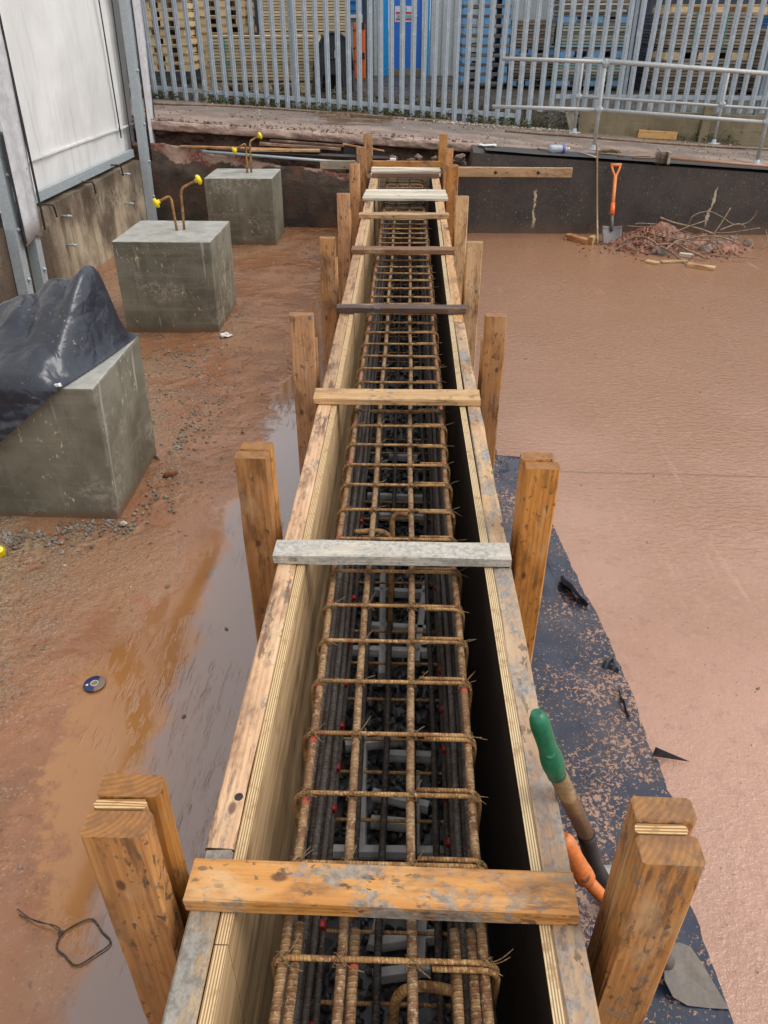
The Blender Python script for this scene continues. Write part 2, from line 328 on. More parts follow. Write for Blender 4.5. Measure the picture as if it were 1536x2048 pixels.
CONC_W = concrete('dwarf_wall_concrete', (.50, .41, .29), (.07, .05, .035), (.58, .5, .37), .75, .4, .3, (.11, .10, .045), .0)
CONC_G = concrete('gravel_board_concrete', (.27, .22, .13), (.16, .13, .075), (.4, .34, .22), .5, .3, .2, moss=(.14, .12, .05))
CONC_S = concrete('spacer_concrete', (.52, .51, .47), (.36, .35, .32), (.7, .7, .67), .2, .3, .2)
GALV = paint('galvanised_steel', (.40, .45, .47), .42, .35, (.56, .60, .62), .1, 14, .0004)
GALVP = paint('galvanised_pale', (.40, .465, .51), .5, .45, (.64, .70, .73), .0, 11, .0004)
TUBE = paint('scaffold_tube', (.46, .48, .47), .45, .4, (.27, .23, .18), .1, 12)
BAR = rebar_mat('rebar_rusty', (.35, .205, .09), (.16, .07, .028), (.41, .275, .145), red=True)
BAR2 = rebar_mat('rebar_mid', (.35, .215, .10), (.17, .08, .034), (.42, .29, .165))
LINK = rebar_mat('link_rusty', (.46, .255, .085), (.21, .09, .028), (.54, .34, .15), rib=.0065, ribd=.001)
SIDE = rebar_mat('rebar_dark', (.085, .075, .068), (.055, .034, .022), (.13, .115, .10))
WIRE = rebar_mat('tie_wire', (.26, .16, .07), (.14, .075, .03), (.32, .2, .1), ribd=.0001)
SCRAP = rebar_mat('scrap_bar', (.30, .21, .13), (.16, .09, .05), (.38, .29, .2), ribd=.0004)
REDP = paint('red_spacer', (.26, .012, .010), .5, .3)
YEL = paint('yellow_plastic', (.82, .62, .0), .35, .1)
WHITE = paint('white_plastic', (.75, .74, .71), .5, .25, (.4, .33, .25))
RUBBER = paint('black_rubber', (.02, .02, .022), .5, .2)
ORANGE = paint('orange_plastic', (.74, .22, .055), .45, .6, (.42, .24, .14), 0, 16)
ORANGE2 = paint('orange_enamel', (.85, .17, .03), .35, .15, (.4, .1, .03))
GREEN = paint('green_plastic', (.008, .145, .068), .38, .55, (.17, .24, .17), 0, 16)
ASH = wood('ash_handle', (.27, .17, .075), (.17, .10, .04), stain=.4, mud=.4, rough=.45)
BROOMW = wood('broom_handle', (.46, .22, .10), (.32, .13, .05), stain=.3, mud=.3)
BLADE = paint('steel_blade', (.165, .14, .115), .6, .6, (.24, .19, .14), .0, 14, .0012)
BLADE2 = paint('worn_blade', (.115, .105, .10), .5, .6, (.20, .15, .11), .1, 14)
DARKM = paint('dark_metal', (.05, .035, .03), .5, .5, (.14, .07, .03), .4)
BLUE_D = paint('blue_door_paint', (.025, .19, .72), .4, .12, (.02, .06, .2))
BLUE_F = paint('blue_frame_paint', (.0, .36, .85), .4, .1, (.02, .12, .35))
CLAD = paint('grey_cladding', (.52, .57, .55), .5, .25, (.28, .3, .27))
CHUTE = paint('grey_plastic_shell', (.045, .05, .058), .5, .25, (.12, .12, .11))
SIGNW = paint('sign_white', (.8, .8, .8), .4, .1); SIGNR = paint('sign_red', (.7, .06, .08), .4, .1); SIGNC = paint('sign_cyan', (.1, .55, .68), .4, .1)
def m_mud():
    s = M('wet_mud'); P = s.P; x, y, z = s.sep(P)
    nl = s.noise(P, 1.1, 4, .55); nm = s.noise(P, 5, 5, .6); nf = s.noise(P, 38, 5, .68); ns = s.noise(s.scale(P, (1, 1, 1), (5, 2, 0)), 90, 3, .7)
    # left: red-brown silt, sandy gravel far from the formwork, standing water beside it
    left = s.mix(s.smooth(nm, .35, .65), (.30, .135, .060), (.20, .088, .042))
    left = s.mix(s.smooth(nl, .42, .62), left, (.29, .15, .075))
    grit = s.smooth(s.math('ADD', s.math('MULTIPLY', x, -1), s.math('MULTIPLY', nm, .8)), 1.50, 2.0)
    gcol = s.mix(s.smooth(ns, .4, .6), (.22, .135, .075), (.34, .24, .15)); gcol = s.mix(s.smooth(nf, .5, .68), gcol, (.17, .085, .05))
    far = s.smooth(y, 3.6, 5.0)
    left = s.mix(s.math('MULTIPLY', grit, s.math('SUBTRACT', 1, s.math('MULTIPLY', far, .75))), left, gcol)
    left = s.mix(s.math('MULTIPLY', s.smooth(ns, .58, .68), .6), left, (.40, .30, .21))
    left = s.mix(s.math('MULTIPLY', s.smooth(s.noise(s.scale(P, (1, 1, 1), (1, 4, 6)), 46, 4, .7), .56, .68), .65), left, (.085, .045, .028))
    rd = s.math('MULTIPLY', s.smooth(s.noise(s.scale(P, (1, 1, 1), (6, 1, 8)), 7, 4, .6), .60, .68), .6); left = s.mix(rd, left, (.30, .10, .045))
    py = s.math('MULTIPLY', s.math('ABSOLUTE', s.math('SUBTRACT', y, 1.75)), .30)
    pd = s.math('ADD', s.math('ADD', x, s.math('MULTIPLY', s.math('SUBTRACT', nl, .5), -.45)), s.math('SUBTRACT', 1.06, py))
    pd = s.math('ADD', pd, s.math('MULTIPLY', s.math('SUBTRACT', nm, .5), .22))
    pud = s.smooth(s.math('ADD', pd, s.math('MULTIPLY', s.math('SUBTRACT', s.noise(P, 24, 5, .7), .5), .34)), -.01, .05)
    near = s.smooth(s.math('ADD', x, s.math('MULTIPLY', s.math('SUBTRACT', nm, .5), .30)), -.745, -.685)   # wet strip along the formwork, its edge set where the sky's reflection ends
    pud = s.math('MAXIMUM', pud, near)
    left = s.mix(pud, left, s.mix(s.smooth(nl, .4, .6), (.33, .150, .050), (.27, .115, .040)))
    # right: silty water over the slab
    isr = s.smooth(x, .0, .02); deep_reflect = s.math('MULTIPLY', s.math('MULTIPLY', near, s.math('SUBTRACT', 1, isr)), s.math('SUBTRACT', 1, s.smooth(y, 3.2, 4.6))); left = s.mix(s.math('MULTIPLY', deep_reflect, .75), left, (.145, .082, .056))  # deeper water; the sky reflection's strip is put into colour and coat
    right = s.mix(s.smooth(nl, .36, .64), (.415, .235, .160), (.345, .185, .118))
    fk = s.smooth(s.math('ADD', y, s.math('MULTIPLY', nl, 1.8)), 2.0, 5.2)
    right = s.mix(s.math('MULTIPLY', fk, .85), right, (.265, .138, .073))
    right = s.mix(s.math('MULTIPLY', s.smooth(nf, .52, .70), .4), right, (.46, .265, .172))
    right = s.mix(s.math('MULTIPLY', s.smooth(s.noise(s.scale(P, (1, 1, 1), (2, 9, 3)), 17, 5, .7), .52, .68), .4), right, (.24, .13, .085))
    right = s.mix(s.math('MULTIPLY', s.smooth(s.noise(P, 70, 2, .6), .685, .71), .8), right, (.09, .055, .04))
    jl0 = s.math('ABSOLUTE', s.math('SUBTRACT', s.math('ADD', s.math('ADD', y, s.math('MULTIPLY', x, .02)), s.math('MULTIPLY', s.math('SUBTRACT', nm, .5), .03)), 3.10)); right = s.mix(s.math('MULTIPLY', s.math('SUBTRACT', 1, s.smooth(jl0, .004, .011)), .5), right, (.12, .06, .035))
    stk = s.math('MULTIPLY', s.smooth(s.noise(s.scale(P, (15, 1.2, 1), (4, 4, 4), (0, 0, .1)), 1., 4, .6), .60, .72), s.smooth(nl, .45, .6)); right = s.mix(s.math('MULTIPLY', stk, .45), right, (.46, .27, .18))
    col = s.mix(isr, left, right)
    wet = s.math('MAXIMUM', pud, isr)
    film = s.smooth(s.noise(s.scale(P, (1, 1, 1), (9, 9, 9)), 2.0, 4, .6), .46, .60); rough_dry = s.mix(s.math('MAXIMUM', film, s.smooth(nm, .42, .6)), (.34,) * 3, (.10,) * 3)
    left_red = s.math('MULTIPLY', film, s.math('SUBTRACT', 1, wet)); col = s.mix(s.math('MULTIPLY', left_red, .55), col, (.24, .10, .048))
    rough = s.mix(wet, rough_dry, s.mix(isr, (.03,) * 3, s.mix(s.smooth(y, 2.0, 3.6), (.10,) * 3, (.20,) * 3)))
    hd = s.math('ADD', s.math('MULTIPLY', nf, .6), s.math('ADD', s.math('MULTIPLY', ns, .35), s.math('MULTIPLY', nm, .8)))
    wetw = s.math('MAXIMUM', s.math('MAXIMUM', s.smooth(s.math('ADD', pd, s.math('MULTIPLY', s.math('SUBTRACT', nm, .5), .2)), -.30, .06), near), isr); hd = s.math('MULTIPLY', s.math('MULTIPLY', hd, s.math('SUBTRACT', 1, wetw)), s.math('SUBTRACT', 1, s.math('MULTIPLY', film, .75)))
    b1 = s.bump(hd, .022, .9)
    rl = s.noise(s.scale(P, (22, 46, 20), rot=(0, 0, .12)), 1., 3, .6, .4)
    rl2 = s.smooth(s.noise(s.scale(P, (42, 7, 7), rot=(0, 0, .25)), 1., 3, .6), .5, .75)     # rain-run streaks by the formwork
    strk = s.math('MULTIPLY', s.math('MULTIPLY', rl2, s.smooth(s.noise(P, 2.2, 2), .45, .6)), s.math('SUBTRACT', 1, isr))
    hw = s.math('ADD', s.math('MULTIPLY', rl, s.math('ADD', s.math('MULTIPLY', isr, s.math('ADD', .16, s.math('MULTIPLY', s.math('ADD', .35, s.math('MULTIPLY', s.smooth(s.noise(P, .9, 3, .6), .38, .66), 1.1)), s.smooth(s.math('ADD', y, s.math('MULTIPLY', s.math('SUBTRACT', nl, .5), 3)), 1.6, 3.0)))), .03)), s.math('MULTIPLY', strk, .55))
    slurry = s.math('MULTIPLY', s.math('MULTIPLY', s.math('ADD', s.noise(P, 14, 5, .65), s.math('MULTIPLY', s.noise(P, 70, 4, .65), .7)), s.math('SUBTRACT', 1, s.smooth(y, 1., 3.))), s.math('MULTIPLY', isr, 1.1))
    hw = s.math('MULTIPLY', s.math('ADD', hw, slurry), wet)
    b2 = s.bump(hw, .0065, .85, b1)
    return s.done(col, rough, b2, spec=s.math('SUBTRACT', s.math('ADD', .7, s.math('MULTIPLY', wet, .3)), s.math('MULTIPLY', isr, .35)), IOR=1.5, Coat_Weight=s.math('MULTIPLY', deep_reflect, .9), Coat_Roughness=.02, Coat_IOR=1.6)
MUD = m_mud()
def m_membrane():
    s = M('polythene_membrane'); P = s.P
    big = s.noise(P, 3.2, 3, .55); pat = s.noise(P, 80, 5, .7, .7); drop = s.vor(s.scale(P, (1, 1, 1)), 75)
    y = s.sep(P)[1]
    mudm = s.smooth(s.math('ADD', s.math('MULTIPLY', big, .36), s.math('MULTIPLY', pat, .62)), .52, .54)
    blue = s.mix(s.smooth(s.noise(P, 9, 4), .35, .65), (.016, .023, .042), (.027, .034, .055))
    col = s.mix(mudm, blue, (.34, .20, .135))
    gate = s.smooth(s.noise(P, 7, 2), .45, .55)
    dm = s.math('MULTIPLY', s.math('SUBTRACT', 1, s.smooth(drop, .12, .2)), gate)
    col = s.mix(s.math('MULTIPLY', dm, .7), col, (.36, .24, .17))
    wr = s.noise(s.scale(P, (9, 2.2, 1), (1, 1, 1), (0, 0, .5)), 1., 3, .6, .8); film = s.smooth(s.noise(P, 2.1, 4, .6), .45, .7); col = s.mix(s.math('MULTIPLY', film, .18), col, (.20, .13, .10))
    return s.done(col, s.mix(mudm, (.16,) * 3, (.3,) * 3), s.bump(s.math('ADD', s.math('MULTIPLY', wr, 4.),s.math('ADD', s.math('MULTIPLY', mudm, .6), s.math('ADD', s.math('MULTIPLY', dm, .5), big))), .0025, .7), spec=.5)
MEMB = m_membrane()
def m_sheet():
    s = M('black_polythene'); P = s.P; n = s.noise(P, 7, 4, .6, .4); sp = s.noise(P, 70, 3, .6); g = s.smooth(s.noise(P, 4, 3), .45, .65)
    col = s.mix(n, (.014, .018, .028), (.028, .034, .048))
    col = s.mix(s.math('MULTIPLY', s.math('MULTIPLY', s.smooth(sp, .62, .70), g), .7), col, (.30, .25, .2))
    wv = s.n('VectorMath'); wv.operation = 'ADD'; s.L(P, wv.inputs[0]); nc = s.n('VectorMath'); nc.operation = 'SCALE'; s.L(s.noise(P, 3.5, 3, .6, 0., True), nc.inputs[0]); nc.inputs['Scale'].default_value = .25; s.L(nc.outputs[0], wv.inputs[1])
    cr = s.math('ADD', s.smooth(s.vor(wv.outputs[0], 4.2, 'DISTANCE_TO_EDGE'), 0, .30), s.math('MULTIPLY', s.smooth(s.vor(wv.outputs[0], 15, 'DISTANCE_TO_EDGE'), 0, .2), .12))
    dust = s.math('MULTIPLY', s.smooth(s.noise(P, 5, 5, .7), .52, .72), .35); col = s.mix(dust, col, (.13, .12, .12))
    return s.done(col, s.mix(dust, (.30,) * 3, (.6,) * 3), s.bump(s.math('ADD', s.math('ADD', s.math('MULTIPLY', n, .6), cr), s.math('MULTIPLY', sp, .08)), .011, .5), spec=.55)
SHEET = m_sheet()
def m_curtain():
    s = M('white_pvc'); P = s.P; n = s.noise(s.scale(P, (1, 1, .5)), 2.2, 4, .55, .5); f = s.noise(s.scale(P, (1, 14, .35)), 1.3, 4, .6)
    col = s.mix(s.smooth(n, .35, .7), (.76, .76, .735), (.66, .66, .64)); col = s.mix(s.math('MULTIPLY', s.smooth(f, .56, .72), .35), col, (.40, .40, .36))
    st = s.noise(s.scale(P, (1, 34, .5), (0, 3, 1)), 1., 3, .5); gate = s.smooth(s.noise(P, 1.4, 2), .48, .6)
    col = s.mix(s.math('MULTIPLY', s.math('MULTIPLY', s.smooth(st, .62, .67), gate), .35), col, (.30, .30, .28))
    return s.done(col, .42, s.bump(s.math('ADD', n, s.math('MULTIPLY', s.noise(s.scale(P, (1, .5, 1)), 2.5, 2, .5, .4), .4)), .05, .5), spec=.3)
PVC = m_curtain(); PVCF = paint('white_pvc_flap', (.60, .60, .61), .42, .35, (.42, .41, .40), 0, 3, .004)
def m_black_wall():
    s = M('bitumen_painted_wall'); P = s.P; x, y, z = s.sep(P); n = s.noise(P, 5, 6, .65); f = s.noise(P, 48, 4, .7); st = s.noise(s.scale(P, (12, 12, .8)), 1, 4, .6)
    col = s.mix(s.smooth(n, .35, .65), (.060, .049, .041), (.033, .028, .025)); col = s.mix(s.math('MULTIPLY', s.smooth(st, .55, .75), .5), col, (.075, .058, .045))
    col = s.mix(s.math('MULTIPLY', s.smooth(f, .45, .65), .5), col, (.085, .072, .062)); sc1 = s.math('MULTIPLY', s.smooth(s.noise(s.scale(P, (60, 60, 30)), 1, 3, .7), .60, .66), s.smooth(s.noise(P, 3, 2), .42, .56)); col = s.mix(s.math('MULTIPLY', sc1, .6), col, (.25, .2, .15)); col = s.mix(s.smooth(s.noise(s.scale(P, (1, 1, 1), (3, 3, 3)), 95, 2, .6), .71, .74), col, (.42, .37, .30))
    for cx, x1, z0, z1 in ((1.268, .035, .03, .43), (3.0, -.10, .05, .46)):
        dx = s.math('ABSOLUTE', s.math('SUBTRACT', s.math('ADD', x, s.math('MULTIPLY', s.math('SUBTRACT', s.noise(P, 12, 3), .5), .09)), s.math('ADD', cx, s.math('MULTIPLY', s.math('SUBTRACT', z, .25), .12 if cx > 2 else -.02))))
        mk = s.math('MULTIPLY', s.math('SUBTRACT', 1, s.smooth(dx, .006, .014)), s.math('MULTIPLY', s.smooth(z, z0, z0 + .08), s.math('SUBTRACT', 1, s.smooth(z, z1 - .06, z1))))
        mk = s.math('MULTIPLY', mk, s.smooth(s.noise(P, 30, 3), .3, .45)); col = s.mix(mk, col, (.50, .42, .30))
    splash = s.math('SUBTRACT', 1, s.smooth(s.math('ADD', z, s.math('MULTIPLY', n, .12)), .06, .20)); col = s.mix(s.math('MULTIPLY', splash, .55), col, (.14, .085, .05))
    return s.done(col, .5, s.bump(s.math('ADD', n, s.math('MULTIPLY', f, .4)), .006, .5), spec=.45)
BLACKW = m_black_wall()
def m_broken():
    s = M('broken_painted_wall'); P = s.P; x, y, z = s.sep(P); n = s.noise(P, 6, 6, .65); f = s.noise(P, 40, 5, .7); v = s.vor(P, 22)
    dk = s.mix(s.smooth(n, .35, .65), (.10, .072, .052), (.042, .034, .028)); dk = s.mix(s.math('MULTIPLY', s.smooth(s.noise(P, 3, 4), .5, .65), .6), dk, (.16, .07, .035))
    rd = s.mix(s.smooth(s.noise(P, 4.5, 4, .6), .44, .6), (.36, .235, .175), (.19, .065, .045)); rd = s.mix(s.smooth(f, .5, .7), rd, (.42, .33, .27)); rd = s.mix(s.smooth(v, .02, .12), (.12, .06, .045), rd)
    lvl = s.math('ADD', s.math('ADD', z, s.math('MULTIPLY', x, .085)), s.math('MULTIPLY', s.math('SUBTRACT', s.noise(P, 2.6, 4, .6), .5), .42))
    col = s.mix(s.smooth(lvl, .46, .48), dk, rd)
    return s.done(col, .7, s.bump(s.math('ADD', f, n), .02, .7), spec=.3)
BROKEN = m_broken()
def m_soil():
    s = M('dug_soil_face'); P = s.P; x, y, z = s.sep(P); n = s.noise(P, 7, 6, .68); f = s.noise(P, 34, 5, .7); v = s.vor(P, 17, 'F1', 'Color')
    col = s.mix(s.smooth(n, .36, .62), (.045, .027, .02), (.17, .10, .07)); col = s.mix(s.math('MULTIPLY', s.smooth(f, .52, .68), .6), col, (.26, .17, .12)); col = s.mix(s.math('MULTIPLY', s.smooth(s.vor(P, 24), .0, .3), .4), col, (.05, .028, .02))
    top = s.math('ADD', z, s.math('MULTIPLY', x, .06)); cs = s.mix(s.smooth(n, .4, .62), (.46, .33, .27), (.32, .22, .175)); cs = s.mix(s.smooth(f, .55, .7), cs, (.40, .32, .27))
    col = s.mix(s.smooth(s.math('ADD', top, s.math('MULTIPLY', s.math('SUBTRACT', n, .5), .05)), .712, .72), col, cs)
    return s.done(col, .75, s.bump(s.math('ADD', f, n), .03, .7), spec=.3)
SOIL = m_soil()
def m_yard():
    s = M('dirty_concrete_yard'); P = s.P; x, y, z = s.sep(P); n = s.noise(P, 3, 6, .65); f = s.noise(P, 30, 5, .7); g = s.noise(P, 110, 3, .7)
    col = s.mix(s.smooth(n, .36, .64), (.33, .235, .185), (.22, .16, .13)); col = s.mix(s.math('MULTIPLY', s.smooth(f, .5, .7), .5), col, (.07, .045, .035)); col = s.mix(s.math('MULTIPLY', s.smooth(g, .6, .72), .6), col, (.40, .34, .29))
    blk = s.math('MULTIPLY', s.math('SUBTRACT', 1, s.smooth(s.math('ADD', y, s.math('MULTIPLY', n, .25)), 8.33, 8.44)), s.smooth(x, .6, .66)); col = s.mix(blk, col, (.055, .052, .05))
    tar = s.smooth(s.math('ADD', s.math('ADD', y, s.math('MULTIPLY', x, .1)), s.math('MULTIPLY', n, .4)), 9.1, 9.5); col = s.mix(s.math('MULTIPLY', tar, .5), col, (.14, .12, .105)); so_ = s.smooth(s.math('ADD', s.math('ADD', y, s.math('MULTIPLY', x, .075)), s.math('MULTIPLY', s.math('SUBTRACT', n, .5), .3)), 10.25, 10.33); col = s.mix(so_, col, s.mix(s.smooth(s.noise(P, 9, 5, .7), .4, .6), (.022, .018, .011), (.06, .05, .034)))
    return s.done(col, s.mix(s.smooth(n, .4, .6), (.6,) * 3, (.35,) * 3), s.bump(s.math('ADD', f, n), .015, .6), spec=.4)
YARD = m_yard()
def m_stone(name, a, b, rough=.6):
    s = M(name); P = s.P; v = s.vor(P, 22, 'F1', 'Color'); n = s.noise(P, 30, 4, .6); col = s.mix(s.smooth(s.sep(v)[0], .2, .8), a, b); col = s.mix(s.math('MULTIPLY', n, .4), col, tuple(c * .5 for c in a)); return s.done(col, rough, s.bump(n, .004, .6))
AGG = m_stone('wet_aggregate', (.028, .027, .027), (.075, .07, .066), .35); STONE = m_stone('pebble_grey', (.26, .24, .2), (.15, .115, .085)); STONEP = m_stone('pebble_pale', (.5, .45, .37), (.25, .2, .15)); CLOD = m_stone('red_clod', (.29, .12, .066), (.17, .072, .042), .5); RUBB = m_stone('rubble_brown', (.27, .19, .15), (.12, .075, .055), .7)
def m_leaf(name, a, b):
    s = M(name); n = s.noise(s.P, 9, 3); return s.done(s.mix(s.smooth(n, .35, .65), a, b), .6)
WEED = m_leaf('weed_leaves', (.07, .10, .025), (.13, .10, .05)); TWIG = m_leaf('dead_stems', (.16, .11, .07), (.09, .065, .045))
def m_stack(name, cols, pitch, blue=None):
    s = M(name); P = s.P; x, y, z = s.sep(P); k = s.math('FLOOR', s.math('DIVIDE', z, pitch)); wn = s.n('TexWhiteNoise'); wn.noise_dimensions = '1D'; s.L(k, wn.inputs['W'])
    col = s.ramp(wn.outputs['Value'], *[(i / max(1, len(cols) - 1), c) for i, c in enumerate(cols)]); n = s.noise(s.scale(P, (2, 2, 30)), 2, 5, .6); col = s.mix(s.math('MULTIPLY', s.smooth(n, .45, .7), .6), col, tuple(c * .4 for c in cols[0]))
    return s.done(col, .65, s.bump(n, .003, .5))
ST_PINE = m_stack('stack_pine', [(.66, .50, .29), (.80, .65, .40), (.46, .32, .17), (.82, .70, .47)], .036)
ST_GREY = m_stack('stack_weathered', [(.27, .21, .16), (.46, .37, .26), (.13, .10, .08), (.55, .45, .32)], .036)
ST_TEAL = m_stack('stack_teal_edges', [(.20, .15, .11), (.38, .31, .22), (.58, .50, .36), (.18, .38, .43), (.16, .12, .1), (.42, .66, .68)], .036)
PAL_PINE = wood('pallet_pine', (.80, .62, .37), (.6, .42, .22), stain=.4, mud=.4, rings=20)
PAL_BLUE = wood('pallet_blue', (.24, .24, .25), (.15, .14, .14), stain=.3, mud=.6, rings=20)
BLOCKB = paint('pallet_block_blue', (.16, .40, .70), .6, .25, (.10, .10, .12)); BLOCKP = paint('pallet_block_pine', (.78, .58, .32), .65, .35, (.2, .12, .05)); BLOCKR = paint('pallet_block_red', (.55, .09, .07), .65, .3)
STRAP = paint('green_strap', (.05, .42, .32), .4, .1); CYANB = paint('blue_container', (.03, .22, .58), .45, .2)
TERR_B = 10.9
# ================================================================== SETTING
def ground():
    xs = [-40, -20, -10, -6, -4] + [-3 + .15 * i for i in range(18)] + [-.30, -.02, .25, .45, .7, 1.2, 2, 3, 4, 5, 7, 12, 20, 40]; ys = [-30, -12, -6, -3, -1.5] + [-1.2 + .15 * i for i in range(63)] + [8.26]
    mb = MB(); V = {}
    for i, x in enumerate(xs):
        for j, y in enumerate(ys):
            z = 0.
            if -3.1 < x < -.62 and y > .3: z = .012 * fbm((x, y, 0), 2.2) * min(1, (-.62 - x) * 2)
            V[i, j] = mb.bm.verts.new((x, y, z))
    for i in range(len(xs) - 1):
        for j in range(len(ys) - 1):
            if xs[i] > -.31 and xs[i + 1] < .26 and ys[j] > -1.25: continue
            mb.face([V[i, j], V[i + 1, j], V[i + 1, j + 1], V[i, j + 1]], None, True)
    obj('ground', mb, MUD, kind='structure')
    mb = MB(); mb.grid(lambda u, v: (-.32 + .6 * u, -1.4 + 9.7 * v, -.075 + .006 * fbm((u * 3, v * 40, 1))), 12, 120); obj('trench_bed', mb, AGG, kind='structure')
    mb = MB()
    X = [-60, -20, -8, -6] + [-5 + .25 * i for i in range(45)] + [8, 20, 60]
    def yz(x, y):
        xx = max(-6, min(7, x)); t = max(0, min(1, (y - 10.45) / .5)); t = t * t * (3 - 2 * t); return terr(xx) * (1 - t) + 1.0 * t + (.006 * fbm((x, y, 3), 1.5) if y < 12 else 0)
    Yl = [8.44, 8.5, 8.7, 9, 9.3, 9.6, 10, 10.3, 10.45, 10.6, 10.7, 10.8, 10.95, 11.4, 12.5, 14, 17, 25, 60, 150]
    Y2 = [7.9 + .005, 8.02, 8.15, 8.28] + Yl
    V = {}
    for i, x in enumerate(X):
        for j, y in enumerate(Y2): V[i, j] = mb.bm.verts.new((x, y, yz(x, y)))
    for i in range(len(X) - 1):
        for j in range(len(Y2) - 1):
            if Y2[j + 1] <= 8.45 and X[i] < .7: continue
            mb.face([V[i, j], V[i + 1, j], V[i + 1, j + 1], V[i, j + 1]], None, True)
    obj('yard', mb, YARD, kind='structure')
    # dug face under the yard slab
    mb = MB()
    prof = [(.10, .003), (0.0, -.004), (-.012, -.03), (-.004, -.085), (.07, -.10), (.10, -.15), (.05, -.22), (.02, -.28), (-.03, -.34), (-.04, -.60), (-.04, -1.1)]
    def bank(u, v):
        x = -3.4 + 4.15 * u; k = v * (len(prof) - 1); i = min(int(k), len(prof) - 2); t = k - i; dy = prof[i][0] * (1 - t) + prof[i + 1][0] * t; dz = prof[i][1] * (1 - t) + prof[i + 1][1] * t
        q = fbm((x, dz * 2, 2), 6, 5); a = 0 if v == 0 else (.03 if v < .38 else .06); z = terr(x) + dz
        return (x, 8.41 + dy + q * a + (.03 * fbm((x, 0, 7), 3) if v > 0 else 0), z + (q * .03 if .4 < v < 1 else (.006 * fbm((x, 3, v * 9), 9) if 0 < v else 0)))
    mb.grid(bank, 190, 36); obj('bank', mb, SOIL, kind='structure')
ground()
# ================================================================== FORMWORK
RX = [(-.9, .301), (.4, .300), (1., .296), (1.6, .289), (2.6, .281), (4.2, .287), (5.9, .302), (8.05, .302)]
LX = [(-.9, -.329), (1., -.329), (2.6, -.317), (4.2, -.324), (5.9, -.334), (8.05, -.336)]
def lerp(T, y):
    for (a, p), (b, q) in zip(T, T[1:]):
        if y <= b: return p + (q - p) * (y - a) / (b - a)
    return T[-1][1]
ZR = .576
def side(name, label, T, sgn, joints, mats, plymat, plyj):
    t = thing(name, label, 'formwork', (T[0][1], 0, 0), 'formwork sides of the beam')
    for (a, b, m_, dz) in joints:
        ca, cb = lerp(T, a) - sgn * .0245, lerp(T, b) - sgn * .0245
        board('top_rail', (ca, a + .002, ZR - .048 + dz), (cb, b - .002, ZR - .048 + dz), .049, .096, mats[m_], t)
        board('bottom_rail', (ca, a, .06), (cb, b - .004, .06), .049, .09, W_stake, t)
    for a, b in plyj:
        oa, ob = lerp(T, a) - sgn * .0505, lerp(T, b) - sgn * .0505; th = .021
        mb = MB(); pa, pb = Vector((oa, a + .001, 0)), Vector((ob, b - .001, 0)); X = (pb - pa).normalized(); Y = Vector((0, 0, 1)).cross(X); W = Matrix((X, Y, Vector((0, 0, 1)))).transposed().to_4x4(); W.translation = pa
        L_ = (pb - pa).length; mb.box(0, L_, (0 if sgn > 0 else -th), (th if sgn > 0 else 0), -.07, ZR - .003)
        o = obj('plywood_panel', mb, plymat, t, world=W)
    # upright studs carrying the rails
    for y in [.3 + .6 * i for i in range(13)]:
        c = lerp(T, y) - sgn * .025; board('stud', (c, y, .108), (c, y, ZR - .10), .045, .04, W_stake, t, up=(0, 1, 0))
    return t
side('formwork_side', 'long timber formwork side left of the rebar cage with pale raw plywood face', LX, -1,
     [(-.9, .757, 'c', 0), (.757, 2.62, 'r', .0), (2.62, 4.95, 'r', -.002), (4.95, 8.05, 'r', 0)], {'c': W_cem, 'r': W_rail}, PLY_L, [(-.9, .60), (.60, 2.45), (2.45, 4.3), (4.3, 6.2), (6.2, 8.05)])
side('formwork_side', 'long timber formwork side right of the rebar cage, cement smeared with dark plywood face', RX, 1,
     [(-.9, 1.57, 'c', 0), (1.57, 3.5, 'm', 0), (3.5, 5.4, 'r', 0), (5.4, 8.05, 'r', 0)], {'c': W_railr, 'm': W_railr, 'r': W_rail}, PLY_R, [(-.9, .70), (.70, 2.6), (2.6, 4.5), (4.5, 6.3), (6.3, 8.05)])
t = thing('end_shutter', 'grey timber end board closing the far end of the formwork', 'formwork', (0, 8.1, 0))
for k in range(4): board('plank', (-.285, 8.09, -.05 + .075 + .152 * k), (.255, 8.09, -.05 + .075 + .152 * k), .02, .148, W_grey, t)
# bolt in the left rail
mb = MB(); q = ZP(478, 1594, ZR); mb.lathe(q + Vector((0, 0, -.001)), [(0, .0085), (.0015, .0085), (.002, .0065), (.0022, .004)], 14); obj('sunk_bolt', mb, DARKM, label='sunk steel bolt head in the top of the left formwork rail', cat='bolt')
# ---- stakes
def stake(x0, x1, y0, kind, top, mat, label, lean=0.):
    t = thing('timber_stake', label, 'stake', ((x0 + x1) / 2, y0 + .045, 0), 'timber stakes along the formwork'); cx = (x0 + x1) / 2; w_ = x1 - x0
    zb = -.12
    def bd(nm, y, th, zt, ww, m_, dx=0.): board(nm, (cx + dx + lean * zt, y, zt), (cx + dx, y, zb), ww, th, m_, t, up=(0, -1, 0), ch=.005)
    if kind == 'packed':
        bd('front_post', y0 + .024, .046, top, w_, mat); bd('packer', y0 + .0475 + .0085, .016, top + .002, w_ * .86, PLY_E, -.004); bd('rear_post', y0 + .0645 + .021, .041, top + .006, w_, mat, .003 if x0 < 0 else .006)
    elif kind == 'double':
        bd('front_post', y0 + .022, .043, top, w_, mat); bd('rear_post', y0 + .046 + .022, .043, top + .004, w_ * .98, mat, .006 if x0 < 0 else -.006)
    else:
        bd('post', y0 + .024, .047, top, w_, mat)
        bd('rear_post', y0 + .0735, .047, top - .12, w_, mat, .004 if x0 < 0 else -.004)
    return t
stake(-.455, -.360, .632, 'packed', .79, W_orange, 'big orange stake with plywood packer, left of the nearest cross batten')
